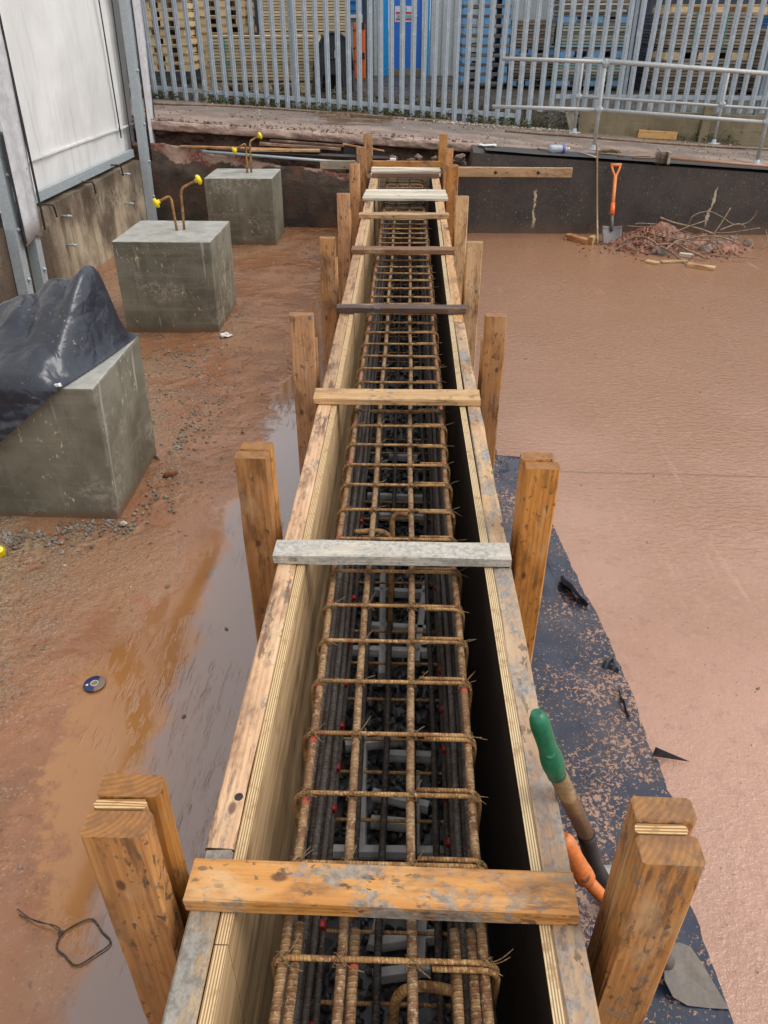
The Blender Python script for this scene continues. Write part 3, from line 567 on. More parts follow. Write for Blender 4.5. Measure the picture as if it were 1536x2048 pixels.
stake(-.452, -.361, 1.75, 'double', .79, W_orange, 'paired orange stake left of the grey cement covered batten')
stake(-.461, -.366, 2.91, 'single', .795, W_stake, 'knotty stake left of the yellow pine batten')
stake(-.472, -.386, 4.22, 'single', .79, W_stake, 'stake with grey cement patch left of the brown batten, beyond the dark one')
stake(-.480, -.391, 5.50, 'single', .79, W_stake, 'left stake beside the thin yellow batten, in front of the bundled laths')
stake(-.480, -.398, 6.77, 'double', .79, W_orange, 'dark stained paired stake at the left end of the bundled pale laths')
stake(-.481, -.391, 7.80, 'single', .795, W_stake, 'left stake crossing the short waling board by the broken wall')
stake(-.462, -.372, 8.80, 'single', .80, W_yel, 'last stake on the left, standing before the dug bank') if False else stake(-.43, -.345, 8.14, 'single', .87, W_stake, 'tallest left stake at the far end, standing against the dug bank')
stake(.341, .430, .613, 'packed', .79, W_stake, 'big stake with plywood packer and cement splashes beside the orange shovel grip')
stake(.324, .414, 1.715, 'double', .79, W_orange, 'paired orange stake right of the grey cement covered batten')
stake(.324, .410, 2.935, 'single', .79, W_stake, 'cement splashed stake right of the yellow pine batten')
stake(.326, .413, 4.141, 'single', .79, W_yel, 'pale yellow stake right of the dark batten, over the flooded slab')
stake(.335, .423, 5.417, 'single', .79, W_yel, 'reddish topped right stake in front of the black wall near the brown batten')
stake(.333, .428, 6.72, 'double', .79, W_orange, 'paired right stake that carries the long waling board')
stake(.345, .432, 7.72, 'single', .795, W_stake, 'right stake just behind the long waling board')
stake(.315, .395, 8.14, 'single', .87, W_stake, 'tallest right stake at the far end with a dark knot, before the rubble')
# ---- cross battens
def batten(yf, yb, th, mat, label, x0=-.334, x1=.286, dz=0, skew=0., name='cross_batten'):
    yc = (yf + yb) / 2; z = ZR + th / 2 + .0005 + dz
    return board(name, (x0, yc + skew, z), (x1, yc - skew, z), yb - yf, th, mat, None, label=label, cat='batten', group='cross battens over the formwork')
batten(.645, .716, .034, W_beam, 'wide orange cross batten nearest the camera with cement splashes', skew=.004)
batten(1.568, 1.640, .031, W_white, 'pale grey cement covered cross batten')
batten(2.555, 2.650, .026, W_yel, 'clean yellow pine cross batten between the two cement splashed stakes')
batten(3.610, 3.672, .030, W_dark, 'almost black cross batten', x1=.300)
batten(4.745, 4.830, .030, W_brown, 'dark brown cross batten between the black batten and the thin yellow one', x1=.30)
batten(5.76, 5.845, .03, W_yel, 'thin yellow cross batten with dark knot just in front of the pale laths', x1=.312, x0=-.345)
yq = 6.42
for k, lab in enumerate(('front lath of the pale bundle laid across the formwork', 'second lath of the pale bundle laid across the formwork', 'third lath of the pale bundle laid across the formwork', 'rear lath of the pale bundle laid across the formwork')):
    batten(yq, yq + .082, .022 + .003 * (k % 2), W_pale, lab, -.352 + .004 * k, .335 - .003 * k, .002 * k, U(-.006, .006), 'lath'); yq += .085
batten(7.50, 7.56, .04, W_brown, 'brown batten under the loose pale laths at the far end', x0=-.32, x1=.30)
for k, (y, s_, lab) in enumerate(((7.56, .012, 'front loose pale lath at the far end of the formwork'), (7.66, -.03, 'crooked middle pale lath at the far end of the formwork'), (7.78, .02, 'rear loose pale lath at the far end of the formwork'))):
    batten(y, y + .075, .02, W_pale, lab, -.335, .315, .004 + .018 * (k > 0), s_, 'lath')
t = thing('waling_board', 'long bolted waling board running right from the stake along the black wall', 'board', (1, 7.79, .59))
board('plank', (.44, 7.74, .597), (1.56, 7.74, .594), .045, .083, W_yel, t)
for xx in (.84, 1.24):
    mb = MB(); mb.lathe((xx, 7.716, .596), [(0, .016), (.003, .016), (.004, .009), (.014, .008)], 8, (0, -1, 0)); obj('bolt', mb, DARKM, t)
board('waling_board', (-.84, 7.93, .625), (-.50, 7.93, .625), .045, .075, W_grey, None, label='short greyish waling board at the left stakes before the broken wall', cat='board')
board('waling_board', (-.34, 8.13, .60), (.33, 8.13, .60), .03, .07, W_orange, None, label='board edge behind the loose pale laths, under the rubble', cat='board')
# ================================================================== REBAR CAGE
CL, CR, ZT, ZB = -.197, .162, .518, .02
cage = thing('rebar_cage', 'long rusty reinforcement cage with square links lying in the timber formwork', 'rebar cage', (0, 4, 0))
def linkpath(y, x0=CL, x1=CR, z0=ZB, z1=ZT, r=.028, tilt=0.):
    P = []
    for cx, cz, a0 in ((x1 - r, z1 - r, 90), (x1 - r, z0 + r, 0), (x0 + r, z0 + r, -90), (x0 + r, z1 - r, -180)):
        for k in range(5):
            a = R(a0 - 90 * k / 4); P.append((cx + r * math.cos(a), y + tilt * (cz + r * math.sin(a) - ZT), cz + r * math.sin(a)))
    return P
LY = [.611, .773, .917, 1.064, 1.213, 1.346, 1.478, 1.622, 1.775, 1.93, 2.079, 2.21, 2.354, 2.504, 2.632, 2.77, 2.907, 3.058, 3.204, 3.355, 3.511, 3.656, 3.79]
y = 3.94
while y < 7.95: LY.append(y + U(-.012, .012)); y += .148
LY = [.16, .31, .46] + LY
for i, y in enumerate(LY):
    mb = MB(); tl = U(-.02, .02); j = U(-.004, .004)
    mb.tube(linkpath(y, CL + j, CR + j, tilt=tl), .0048, 8 if y < 4 else 6, closed=True)
    s_ = 1 if i % 3 else -1; yy = y + s_ * .0115; rr = .028; ln = U(.10, .125)
    tail = [(CR - ln - .0, yy, ZT + .001)] + [(CR + j - rr + rr * math.cos(R(90 - 90 * k / 4)), yy, ZT + .001 - rr + rr * math.sin(R(90 - 90 * k / 4))) for k in range(5)] + [(CR + j, yy, ZT - U(.08, .12))]
    mb.tube(tail, .0047, 8 if y < 4 else 6)
    obj('link', mb, LINK, cage)
zt = ZT - .0048 - .0084
def lbar(x, z, y0, y1, mat, r=.0090, seg=10, sag=.003):
    n = int((y1 - y0) / .3) + 2; ph = U(0, 6)
    pts = [(x + sag * math.sin(ph + 1.3 * i), y0 + (y1 - y0) * i / (n - 1), z - (0 if z > .4 else sag * math.cos(ph + i))) for i in range(n)]
    mb = MB(); mb.tube(pts, r, seg); return obj('main_bar', mb, mat, cage)
for x in (CL + .017, -.088, .028, CR - .017): lbar(x, zt, -.6, 7.95, BAR if abs(x) > .1 else BAR2, .0084, 12)
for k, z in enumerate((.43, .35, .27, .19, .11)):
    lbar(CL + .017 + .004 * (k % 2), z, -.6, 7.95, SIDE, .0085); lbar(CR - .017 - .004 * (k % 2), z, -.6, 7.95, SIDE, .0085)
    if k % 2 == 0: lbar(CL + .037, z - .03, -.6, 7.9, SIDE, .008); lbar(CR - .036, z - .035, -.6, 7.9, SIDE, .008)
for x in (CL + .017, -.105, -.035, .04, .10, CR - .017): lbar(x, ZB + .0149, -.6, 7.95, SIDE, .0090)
for x, y1, dz in ((CL + .037, .672, 0), (-.066, .664, 0), (.098, .668, 0), (CR - .037, .67, -.004)): lbar(x, zt + dz, -.6, y1, BAR, .0084, 12, 0)
# bent starter bars hanging inside
for (pts) in ([(-.13, .585, .30), (-.06, .585, .30), (-.02, .58, .295), (.0, .575, .26), (.003, .57, .1), (.003, .57, -.02)],
              [(.11, .64, .36), (.05, .645, .365), (.012, .64, .35), (.0, .632, .30), (-.002, .62, .1), (-.002, .61, -.02)],
              [(-.15, 1.98, .40), (-.09, 1.985, .40), (-.055, 1.985, .395), (-.035, 1.98, .36), (-.033, 1.97, .2), (-.033, 1.97, 0)],
              [(.02, 2.04, .43), (-.01, 2.045, .43), (-.028, 2.04, .41), (-.03, 2.03, .36), (-.03, 2.02, .1)]):
    mb = MB(); mb.tube(curve(pts, 5), .0092, 10); obj('bent_starter_bar', mb, LINK, cage)
# tie wires
def tie(mb, x, y, z):
    c = Vector((x, y, z)); 
    mb.tube([c + Vector((.012 * math.cos(a) * 1.1, .009 * math.sin(a), .004 * math.sin(2 * a))) for a in [i * 1.05 for i in range(6)]], .0011, 4, closed=True)
    mb.tube([c + Vector((.011 * math.cos(a), .011 * math.cos(a), .012 * math.sin(a))) for a in [i * 1.05 for i in range(6)]], .0011, 4, closed=True)
    mb.tube([c + Vector((-.011 * math.cos(a), .011 * math.cos(a), .012 * math.sin(a))) for a in [i * 1.05 for i in range(6)]], .0011, 4, closed=True)
    for q in range(random.choice((1, 2, 2, 3))):
        a = U(-1.2, 1.4); l = U(.025, .05); mb.tube(curve([c + Vector((.004, 0, .004)), c + Vector((l * .5 * math.cos(a), l * .5 * math.sin(a), .012)), c + Vector((l * math.cos(a + .2), l * math.sin(a + .3), U(.0, .018)))], 3), .0009, 4)
far = MB(); cnt = 0
for y in LY:
    for x in (CL + .017, -.088, .028, CR - .017):
        if y < .5: continue
        if y < 3.9 and cnt < 96: mb = MB(); tie(mb, x, y, zt + .010); obj('tie_wire', mb, WIRE, cage); cnt += 1
        else: tie(far, x, y, zt + .010)
o = obj('distant_tie_wire', far, WIRE, cage); o['kind'] = 'stuff'
# round plastic spacers clipped on the side bars
for k, y in enumerate([.50, .66, .84, 1.0, 1.13, 1.27, 1.40, 1.56, 1.71, 1.95, 2.15, 2.4]):
    for sx, x in ((1, CL + .036), (-1, CR - .034)):
        mb = MB(); mb.lathe((x + sx * .004, y + U(-.02, .02) + (.06 if sx < 0 else 0), .16 + .0 * k), [(-.009, .0085), (-.006, .0108), (.006, .0108), (.009, .0085)], 10, (0, 1, 0)); obj('spacer_clip', mb, REDP, cage)
# concrete bar spacers lying on the stones
SP = []
def spacer(a, b, lab, w_=.03):
    mb = MB(); a, b = Vector(a), Vector(b); X = (b - a).normalized(); Y = Vector((0, 0, 1)).cross(X); L_ = (b - a).length; W = Matrix((X, Y, Vector((0, 0, 1)))).transposed().to_4x4(); W.translation = a
    prof = [(-w_ / 2, 0), (w_ / 2, 0), (w_ / 2, .012), (w_ * .36, .030), (-w_ * .36, .030), (-w_ / 2, .012)]
    mb.prism([(0, y, z) for y, z in prof], (L_, 0, 0)); obj('bar_spacer', mb, CONC_S, world=W, bevel=.002, label=lab, cat='spacer', group='concrete bar spacers in the trench bed')
ZS = -.052
def sp_px(x0, y0, x1, y1, lab, w_=.028): spacer(ZP(x0, y0, ZS + .02) - Vector((0, 0, .02)), ZP(x1, y1, ZS + .02) - Vector((0, 0, .02)), lab, w_)
sp_px(664, 1700, 888, 1703, 'light grey spacer lying crosswise just beyond the nearest batten')
sp_px(742, 1640, 826, 1648, 'short spacer lying crosswise between the two middle bars')
sp_px(745, 1585, 858, 1612, 'spacer slanting down to the right under the second link')
sp_px(725, 1460, 722, 1705, 'long spacer lying lengthwise under the left middle bar', .03)
sp_px(833, 1545, 832, 1700, 'spacer lying lengthwise under the right middle bar', .026)
sp_px(690, 1490, 795, 1478, 'spacer lying crosswise under the third link, beside the tilted one')
sp_px(770, 1508, 868, 1512, 'pale spacer lying crosswise in front of the bare gravel')
sp_px(766, 1150, 764, 1350, 'lengthwise spacer beside the wedge shaped one', .03)
sp_px(852, 1165, 832, 1325, 'slanting spacer tapering away under the right middle bar', .03)
sp_px(698, 1298, 866, 1304, 'crosswise spacer nearest the lengthwise pair beyond the bare gravel')
sp_px(735, 1180, 850, 1186, 'crosswise spacer just in front of the cement covered batten')
sp_px(735, 1250, 862, 1258, 'crosswise spacer under the middle of the lengthwise pair')
sp_px(745, 1895, 760, 1832, 'slanting spacer just in front of the nearest batten', .03)
sp_px(755, 1885, 870, 1870, 'spacer lying crosswise under the nearest link')
sp_px(745, 1950, 860, 1935, 'spacer lying crosswise beside the bent bar')
sp_px(845, 1830, 840, 1925, 'lengthwise spacer in front of the nearest batten, right of centre', .03)
sp_px(735, 990, 845, 995, 'crosswise spacer under the hooked bars beyond the cement covered batten')
sp_px(778, 912, 835, 914, 'short spacer in front of the yellow batten')
sp_px(750, 1030, 850, 1034, 'crosswise spacer close behind the cement covered batten')
mb = MB()
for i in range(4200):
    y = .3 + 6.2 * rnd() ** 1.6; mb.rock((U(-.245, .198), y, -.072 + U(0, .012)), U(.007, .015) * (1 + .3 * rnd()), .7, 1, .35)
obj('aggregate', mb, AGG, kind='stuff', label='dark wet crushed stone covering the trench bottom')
# ================================================================== CONCRETE BLOCKS
def pad(px, name_label, bars):
    (x0, x1, y0, y1, zt_, dx, dy) = px
    t = thing('concrete_block', name_label, 'concrete block', ((x0 + x1) / 2, (y0 + y1) / 2, 0), 'concrete pad blocks')
    mb = MB(); mb.hexa([(x0, y0, -.05), (x1, y0, -.05), (x1, y1, -.05), (x0, y1, -.05), (x0 + dx, y0 + dy, zt_), (x1 + dx, y0 + dy, zt_), (x1 + dx, y1 + dy, zt_), (x0 + dx, y1 + dy, zt_)])
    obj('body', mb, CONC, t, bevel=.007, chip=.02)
    for bpts in bars:
        b = MB(); b.tube(curve(bpts[:2], 2)[:-1] + curve(bpts[1:], 5), .0085, 10); bo = obj('starter_bar', b, LINK, t)
        e = Vector(bpts[-1]); d = (e - Vector(bpts[-2])).normalized(); c = MB(); c.lathe(e - d * .02, [(-.012, .013), (.002, .0145), (.004, .029), (.011, .033), (.023, .029), (.031, .017), (.033, .002)], 16, d); obj('end_cap', c, YEL, bo)
    return t
b1 = pad((-1.86, -1.205, 2.635, 3.215, .61, .03, -.035), 'nearest concrete block, half covered by black plastic', [])
b2 = pad((-1.90, -1.268, 4.94, 5.56, .61, .03, -.06), 'middle concrete block with two bent starter bars and yellow caps, low bar left',
         [[(-1.533, 5.2, .60), (-1.540, 5.2, .795), (-1.552, 5.2, .818), (-1.575, 5.19, .815), (-1.640, 5.17, .785)], [(-1.489, 5.22, .60), (-1.478, 5.22, .83), (-1.468, 5.22, .86), (-1.445, 5.23, .88), (-1.352, 5.25, .92)]])
b3 = pad((-1.86, -1.235, 7.37, 7.93, .60, .02, -.08), 'farthest concrete block in front of the broken wall, with two capped starter bars',
         [[(-1.497, 7.6, .59), (-1.488, 7.6, .815), (-1.494, 7.6, .84), (-1.512, 7.59, .838), (-1.597, 7.57, .79)], [(-1.462, 7.62, .59), (-1.452, 7.62, .84), (-1.445, 7.62, .862), (-1.425, 7.63, .878), (-1.352, 7.65, .912)]])
# black sheet draped on the nearest block
def sheet():
    mb = MB(); nu, nv = 70, 80
    def edge(v):                           # right-hand edge of the sheet: from the rear corner of the block forwards and down the front face
        if v < .62: t_ = v / .62; return (-1.172 - .115 * t_ ** 1.3, 3.185 - .60 * t_, 0.)
        t_ = (v - .62) / .38; return (-1.29 - .31 * t_, 2.585 - .010, t_)
    def f(u, v):
        ex, ey, dn = edge(v); x = ex + (-2.25 - ex) * u; y = ey
        if dn == 0:
            z = .625
            for (px, py, pz, r0, pw) in ((-1.272, 3.04, .33, .20, 2.0), (-1.40, 3.05, .27, .22, 2.0), (-1.56, 3.03, .20, .26, 2.0), (-1.95, 2.95, .13, .45, 1.6)):
                dx, dy = x - px, y - py; d = math.hypot(dx * (1.7 if dx > 0 else 1.0), dy * .85); th = math.atan2(dy, dx); rr = r0 * (1 + .22 * math.sin(3 * th + px * 9))
                z = max(z, .625 + pz * math.exp(-(d / rr) ** pw))
            k_ = min(1, max(0, (ex - x) / .085)); k2 = min(1, v / .10); k_ = k_ * k_ * (3 - 2 * k_) * k2 * k2 * (3 - 2 * k2); z = .618 + (z - .618) * k_ + (.020 * fbm((x, y, 0), 5, 5) + .014 * abs(fbm((x + y * .6, y * .7 - x, 4), 3.2, 3))) * k_
            if x < -1.80: z -= .0
        else:
            x += -.0; z = .620 - (.245 + .12 * u) * dn; y = 2.575 - .028 * dn - .022 * abs(fbm((x * 3, dn * 2, 4), 1.6)) - .012 * math.sin(x * 22 + dn * 4) * dn
            z += .0
        return Vector((x, y, z))
    mb.grid(f, nu, nv, True)
    bmesh.ops.smooth_vert(mb.bm, verts=[v for v in mb.bm.verts if not v.is_boundary], factor=.5, use_axis_x=True, use_axis_y=True, use_axis_z=True)
    return obj('plastic_sheet', mb, SHEET, recalc=False, label='black plastic sheet draped over the nearest concrete block', cat='plastic sheet')
sheet()
# ================================================================== CURTAIN-SIDED BUILDING
bx = -2.66
wall = thing('dwarf_wall', 'low stained concrete wall under the white curtain sided building', 'wall', (bx, 4, 0))
mb = MB(); mb.grid(lambda u, v: (bx - .0 + .006 * fbm((u * 40, v * 3, 0), 1), -4 + 12.1 * u, -.03 + .67 * v - (.02 * abs(fbm((u * 30, 0, 5), 1.3)) if v > .9 else 0)), 160, 12); mb.grid(lambda u, v: (bx - .25 * v, -4 + 12.1 * u, .64 - .02 * abs(fbm((u * 30, 0, 5), 1.3))), 160, 2)
mb.face([mb.bm.verts.new(p) for p in ((bx, 8.1, -.03), (bx - .25, 8.1, -.03), (bx - .25, 8.1, .64), (bx, 8.1, .64))])
obj('wall_body', mb, CONC_W, wall)
for (x, y) in ((243, 348), (250, 407), (122, 432), (133, 490)):
    p = XP(x, y, bx); m2 = MB(); m2.tube([p + Vector((-.01, 0, 0)), p + Vector((.085, -.0, 0))], .008, 8); m2.lathe(p + Vector((.05, 0, 0)), [(0, .013), (.012, .013)], 6, (1, 0, 0)); obj('anchor_bolt', m2, GALV, wall)
for (x, y) in ((100, 418), (180, 372), (236, 338)):
    p = XP(x, y, bx); m2 = MB(); m2.tube(curve([p + Vector((-.06, -.05, .04)), p + Vector((.01, -.02, .035)), p + Vector((.03, 0, .02)), p + Vector((.03, .02, -.06))], 5), .007, 8); obj('hook_strap', m2, DARKM, wall)
bld = thing('curtain_sided_building', 'white curtain sided building with galvanised posts standing on the low wall', 'building', (bx - .3, 4, 0))
HB = 4.5; cx = bx - .10
def curt(y0, y1):
    mb = MB(); mb.grid(lambda u, v: (cx + .012 * math.sin(u * 3.14) * math.sin(v * 9) + .018 * fbm((u * (y1 - y0) * 1.2, v * 3.0, 2), 1.3), y0 + (y1 + (.10 * HB * v if y1 > 6 else 0) - y0) * u, .70 + (HB - .70) * v), 40, 60); return obj('curtain', mb, PVC, bld)
curt(5.45, 8.36); curt(-4, 5.0)
mb = MB(); mb.box(cx + .018, cx + .03, 5.46, 8.40, .93, .945); obj('hem_seam', mb, PVC, bld)
mb = MB(); mb.box(cx - .02, cx + .055, 5.40, 8.10, .665, .692); mb.box(cx + .03, cx + .055, 5.40, 8.10, .692, .735); obj('bottom_channel', mb, GALV, bld, bevel=.003)
def post(y, lean, w_, z0=0., xo=.075, mat=GALV):
    mb = MB(); xx = bx + xo; sh = lean
    def P(dx, dy, z): return (xx + dx, y + dy + sh * z, z)
    o_ = [(0, 0), (0, w_), (-.07, w_), (-.07, w_ - .008), (-.012, w_ - .008), (-.012, .008), (-.07, .008), (-.07, 0)]
    a = [mb.bm.verts.new(P(d, e, z0)) for d, e in o_]; b = [mb.bm.verts.new(P(d, e, HB)) for d, e in o_]
    for k in range(8): mb.face([a[k], a[(k + 1) % 8], b[(k + 1) % 8], b[k]])
    mb.face(a); mb.face(b)
    o = obj('steel_post', mb, mat, bld)
    for z in (.3, .62, .95, 1.4):
        m2 = MB(); m2.lathe(P(0, w_ / 2, z), [(0, .014), (.01, .014), (.011, .008), (.02, .008)], 8, (1, 0, 0)); obj('bolt', m2, GALV, o)
for (y, l, w_) in ((8.02, .10, .11), (5.04, .10, .085), (5.30, .10, .085)): post(y, l, w_)
def strip(y0, y1, z0, z1, x, mat, nm, lean=.05, wav=0.):
    mb = MB(); mb.grid(lambda u, v: (x + wav * math.sin(u * 5 + v * 7) + wav * .6 * fbm((u * 2, v * 5, 1), 1.5), y0 + (y1 - y0) * u + lean * (z0 + (z1 - z0) * v), z0 + (z1 - z0) * v + (.02 * math.sin(u * 6 + y0) if (wav and v == 0) else 0)), 8, 30, thick=.006); return obj(nm, mb, mat, bld)
strip(8.18, 8.46, .62, HB, bx + .07, PVCF, 'curtain_flap', .09, .012); strip(8.155, 8.18, .62, HB, bx + .082, RUBBER, 'edge_strip', .09); strip(8.46, 8.48, .62, HB, bx + .07, RUBBER, 'edge_strip', .09)
strip(5.12, 5.42, .53, HB, bx + .10, PVCF, 'curtain_flap', .06, .014); strip(5.42, 5.445, .55, HB, bx + .11, RUBBER, 'edge_strip', .05); strip(5.09, 5.115, .53, 1.2, bx + .11, RUBBER, 'edge_strip', .06)
strip(7.82, 7.84, .86, HB, cx + .035, RUBBER, 'edge_strip', .03); strip(7.985, 8.0, .74, HB, cx + .05, RUBBER, 'edge_strip', .1)
mb = MB(); mb.box(bx - 8, bx + .05, -4, 8.55, HB, HB + .15); obj('roof', mb, CLAD, bld)
mb = MB(); mb.box(bx - 8, bx - .2, 8.05, 8.09, 0.6, HB); obj('end_wall', mb, CLAD, bld)
mb = MB(); p = [XP(312, 318, bx + .1), XP(312, 345, bx + .1), XP(318, 375, bx + .1)]; mb.tube(curve(p, 5), .007, 6); obj('loose_cable', mb, GALV, bld)
# ================================================================== RETAINING WALLS AT THE BACK
mb = MB()
def rw(u, v):
    x = .30 + 9.7 * u ** 2; Y = 7.915 + .015 * max(0, .6 - x)
    zt_ = terr(x) if x > .62 else .58
    k = v * 4
    if k <= 3: return (x, Y + .004 * fbm((x, k, 0), 2), -.05 + (zt_ + .05 - .03) * k / 3)
    return (x, Y + .32 * (k - 3), zt_ + .002)
mb.grid(rw, 150, 4, False); rt = obj('retaining_wall', mb, BLACKW, label='long black painted retaining wall behind the flooded slab', cat='wall')
mb = MB()
TOPS = [(-3.4, .78), (-2.46, .775), (-2.26, .75), (-1.82, .67), (-1.45, .62), (-1.18, .582), (-.9, .55), (-.62, .52), (-.34, .50)]
def bw(u, v):
    x = -3.0 + 2.66 * u; Y = 8.20 - .055 * (x + 2.5); zt_ = lerp(TOPS, x) + .018 * fbm((x, 1, 1), 5)
    n_ = fbm((x, v * 1.5, 3), 5, 5)
    if v < .7:
        t_ = v / .7; br = max(0, t_ - .72 - .12 * fbm((x, 0, 9), 2.5)) ; return (x, Y + (.16 * br + .02 * n_ * (br > 0)), -.05 + (zt_ + .05) * t_)
    t_ = (v - .7) / .3; return (x, Y + .04 + .16 * t_ + .015 * n_, zt_ + .022 * n_ - .05 * t_)
mb.grid(bw, 140, 34); obj('retaining_wall', mb, BROKEN, label='dark retaining wall with broken reddish top behind the concrete blocks', cat='wall')
# rubble in the gap at the far end
for k in range(26):
    x = U(-.32, .72); p = Vector((x, U(8.2, 8.40), .575 + U(0, .10))); 
    mb = MB(); mb.rock(p, U(.025, .06), .75, 1, .28); obj('rubble_stone', mb, RUBB, label='broken stone lying in the rubble behind the formwork end', cat='stone', group='rubble stones behind the formwork end')
# boards and tubes on the ledge
def ledge(nm, x0, y0, x1, y1, w_, h_, mat, lab, cat, Y=8.24, Y2=None):
    return board(nm, YP(x0, y0, Y), YP(x1, y1, Y2 or Y), w_, h_, mat, None, label=lab, cat=cat)
ledge('timber_board', 360, 293, 600, 300, .05, .02, W_orange, 'thin orange lath lying on top of the broken wall', 'board', 8.24)
ledge('timber_board', 520, 287, 682, 298, .07, .025, W_brown, 'reddish board with square end on the ledge, above the pale one', 'board', 8.30)
ledge('timber_board', 500, 300, 640, 301, .08, .022, W_yel, 'pale yellowish board lying on the ledge in front of the red one', 'board', 8.20)
ledge('timber_board', 540, 281, 690, 292, .06, .02, W_dark, 'dark board lying at the foot of the dug bank', 'board', 8.34)
t = thing('edge_board', 'black board with orange upper edge leaning at the far left stakes', 'board', YP(730, 300, 8.22))
board('black_panel', YP(688, 299, 8.25), YP(770, 312, 8.25), .02, .085, RUBBER, t); board('orange_edge', YP(686, 288, 8.235), YP(768, 302, 8.235), .026, .014, W_orange, t)
for (a, b, Y, mt, lab) in (((405, 303), (730, 328), 8.16, GALV, 'shiny steel tube lying along the broken wall top'), ((520, 304), (775, 315), 8.20, RUBBER, 'glossy black pipe lying along the broken wall'), ((430, 301), (780, 318), 8.18, DARKM, 'dark tube lying between the steel tube and the black pipe')):
    mb = MB(); mb.tube([YP(*a, Y), YP(*b, Y)], .014, 10); obj('pipe', mb, mt, label=lab, cat='pipe')
mb = MB(); p = YP(782, 321, 8.2); mb.box(p.x - .045, p.x + .05, p.y - .03, p.y + .03, p.z - .02, p.z + .02); obj('foam_offcut', mb, WHITE, bevel=.006, label='small white block on the rubble beside the far left stakes', cat='offcut')
# ================================================================== PALISADE FENCE
fence = thing('palisade_fence', 'tall galvanised palisade fence along the back of the yard', 'fence', (0, 10.3, .8))
def fy(x): return 10.31 - .075 * x
def fz(x): return (terr(x) - .035 if x < 1.55 else .90)
px = -3.9; k = 0
while px < 5.2:
    w_ = .062; zb = fz(px) + U(-.01, .01); zt_ = zb + 2.35; y = fy(px); ang = math.atan(-.075); ca, sa = math.cos(ang), math.sin(ang)
    prof = [(-.5, .010), (-.36, -.002), (-.16, -.002), (0, -.012), (.16, -.002), (.36, -.002), (.5, .010)]
    mb = MB(); n = len(prof)
    ln = U(-.003, .003) + (.03 if k in (39, 52) else 0)
    def q(a, b, z): d = a * w_; return (px + d * ca - b * sa + ln * (z - zb), y + d * sa + b * ca, z)
    zs = [zb, zt_ - .08]
    A = [[mb.bm.verts.new(q(a, b, z)) for a, b in prof] for z in zs]; B = [[mb.bm.verts.new(q(a * .999, b + .003, z)) for a, b in prof] for z in zs]
    tip = [mb.bm.verts.new(q(a, b, zt_)) for a, b in ((-.4, .004), (0, -.012), (.4, .004))]
    for i in range(n - 1):
        mb.face([A[0][i], A[0][i + 1], A[1][i + 1], A[1][i]]); mb.face([B[0][i], B[1][i], B[1][i + 1], B[0][i + 1]]); mb.face([A[0][i], B[0][i], B[0][i + 1], A[0][i + 1]])
    for e in (0, n - 1): mb.face([A[0][e], A[1][e], B[1][e], B[0][e]])
    for i0, tp in ((0, 0), (2, 1), (4, 2)):
        for i in (i0, i0 + 1): mb.face([A[1][i], A[1][i + 1], tip[tp]])
    if k == 41: pass
    obj('pale', mb, GALVP, fence); px += .1275; k += 1
for dz in (.13, 2.0):
    for x0, x1 in ((-4.1, -1.4), (-1.4, 1.35), (1.75, 5.4)):
        z = lambda x: fz(x) + dz
        m2 = MB(); 
        for (h0, h1, d0, d1) in ((0, .045, .014, .019), (.04, .045, .019, .055)): m2.hexa([(x0, fy(x0) + d0, z(x0) + h0), (x1, fy(x1) + d0, z(x1) + h0), (x1, fy(x1) + d1, z(x1) + h0), (x0, fy(x0) + d1, z(x0) + h0), (x0, fy(x0) + d0, z(x0) + h1), (x1, fy(x1) + d0, z(x1) + h1), (x1, fy(x1) + d1, z(x1) + h1), (x0, fy(x0) + d1, z(x0) + h1)])
        obj('rail', m2, GALVP, fence)
for x in (-4., -1.4, 1.35, 2.55, 4.1):
    m2 = MB(); m2.box(x - .02, x + .02, fy(x) + .06, fy(x) + .066, .7, 3.1); m2.box(x - .004, x + .004, fy(x) + .066, fy(x) + .13, .7, 3.1); m2.box(x - .02, x + .02, fy(x) + .13, fy(x) + .136, .7, 3.1); obj('fence_post', m2, GALVP, fence)
# concrete gravel boards under the right-hand fence
gp = [TP(1148, 262), TP(1385, 277), TP(1540, 290)]
def gb(a, b, za, zb_, lab):
    mb = MB(); d = (b - a).normalized(); n_ = Vector((-d.y, d.x, 0)) * .05
    mb.hexa([a + Vector((0, 0, -.05)), b + Vector((0, 0, -.05)), b + n_ + Vector((0, 0, -.05)), a + n_ + Vector((0, 0, -.05)), Vector((a.x, a.y, za)), Vector((b.x, b.y, zb_)), Vector((b.x, b.y, zb_)) + n_, Vector((a.x, a.y, za)) + n_]); obj('gravel_board', mb, CONC_G, bevel=.005, label=lab, cat='gravel board', group='concrete gravel boards')
A0 = Vector((2.05, 10.12, terr(2.05))); A1 = Vector((3.50, 10.02, terr(3.5))); A2 = Vector((6.2, 9.86, terr(6.2)))
gb(A0, A1 - Vector((.055, 0, 0)), .905, .90, 'brownish concrete gravel board with a crack, left of the concrete post'); gb(A1 + Vector((.055, 0, 0)), A2, .885, .84, 'brownish concrete gravel board right of the concrete post')
mb = MB(); mb.hexa([(3.45, 9.96, .5), (3.55, 9.96, .5), (3.55, 10.06, .5), (3.45, 10.06, .5), (3.46, 9.975, .965), (3.56, 9.975, .965), (3.56, 10.05, .985), (3.46, 10.05, .985)]); obj('concrete_post', mb, CONC_G, bevel=.006, label='short weathered concrete post between the gravel boards', cat='post')
board('timber_board', TP(1150, 262) + Vector((-.03, -.05, .01)), Vector((1.93, 10.2, .90)), .09, .022, W_grey, None, up=(0, -1, .3), label='grey board leaning on the fence at the end of the gravel boards', cat='board')
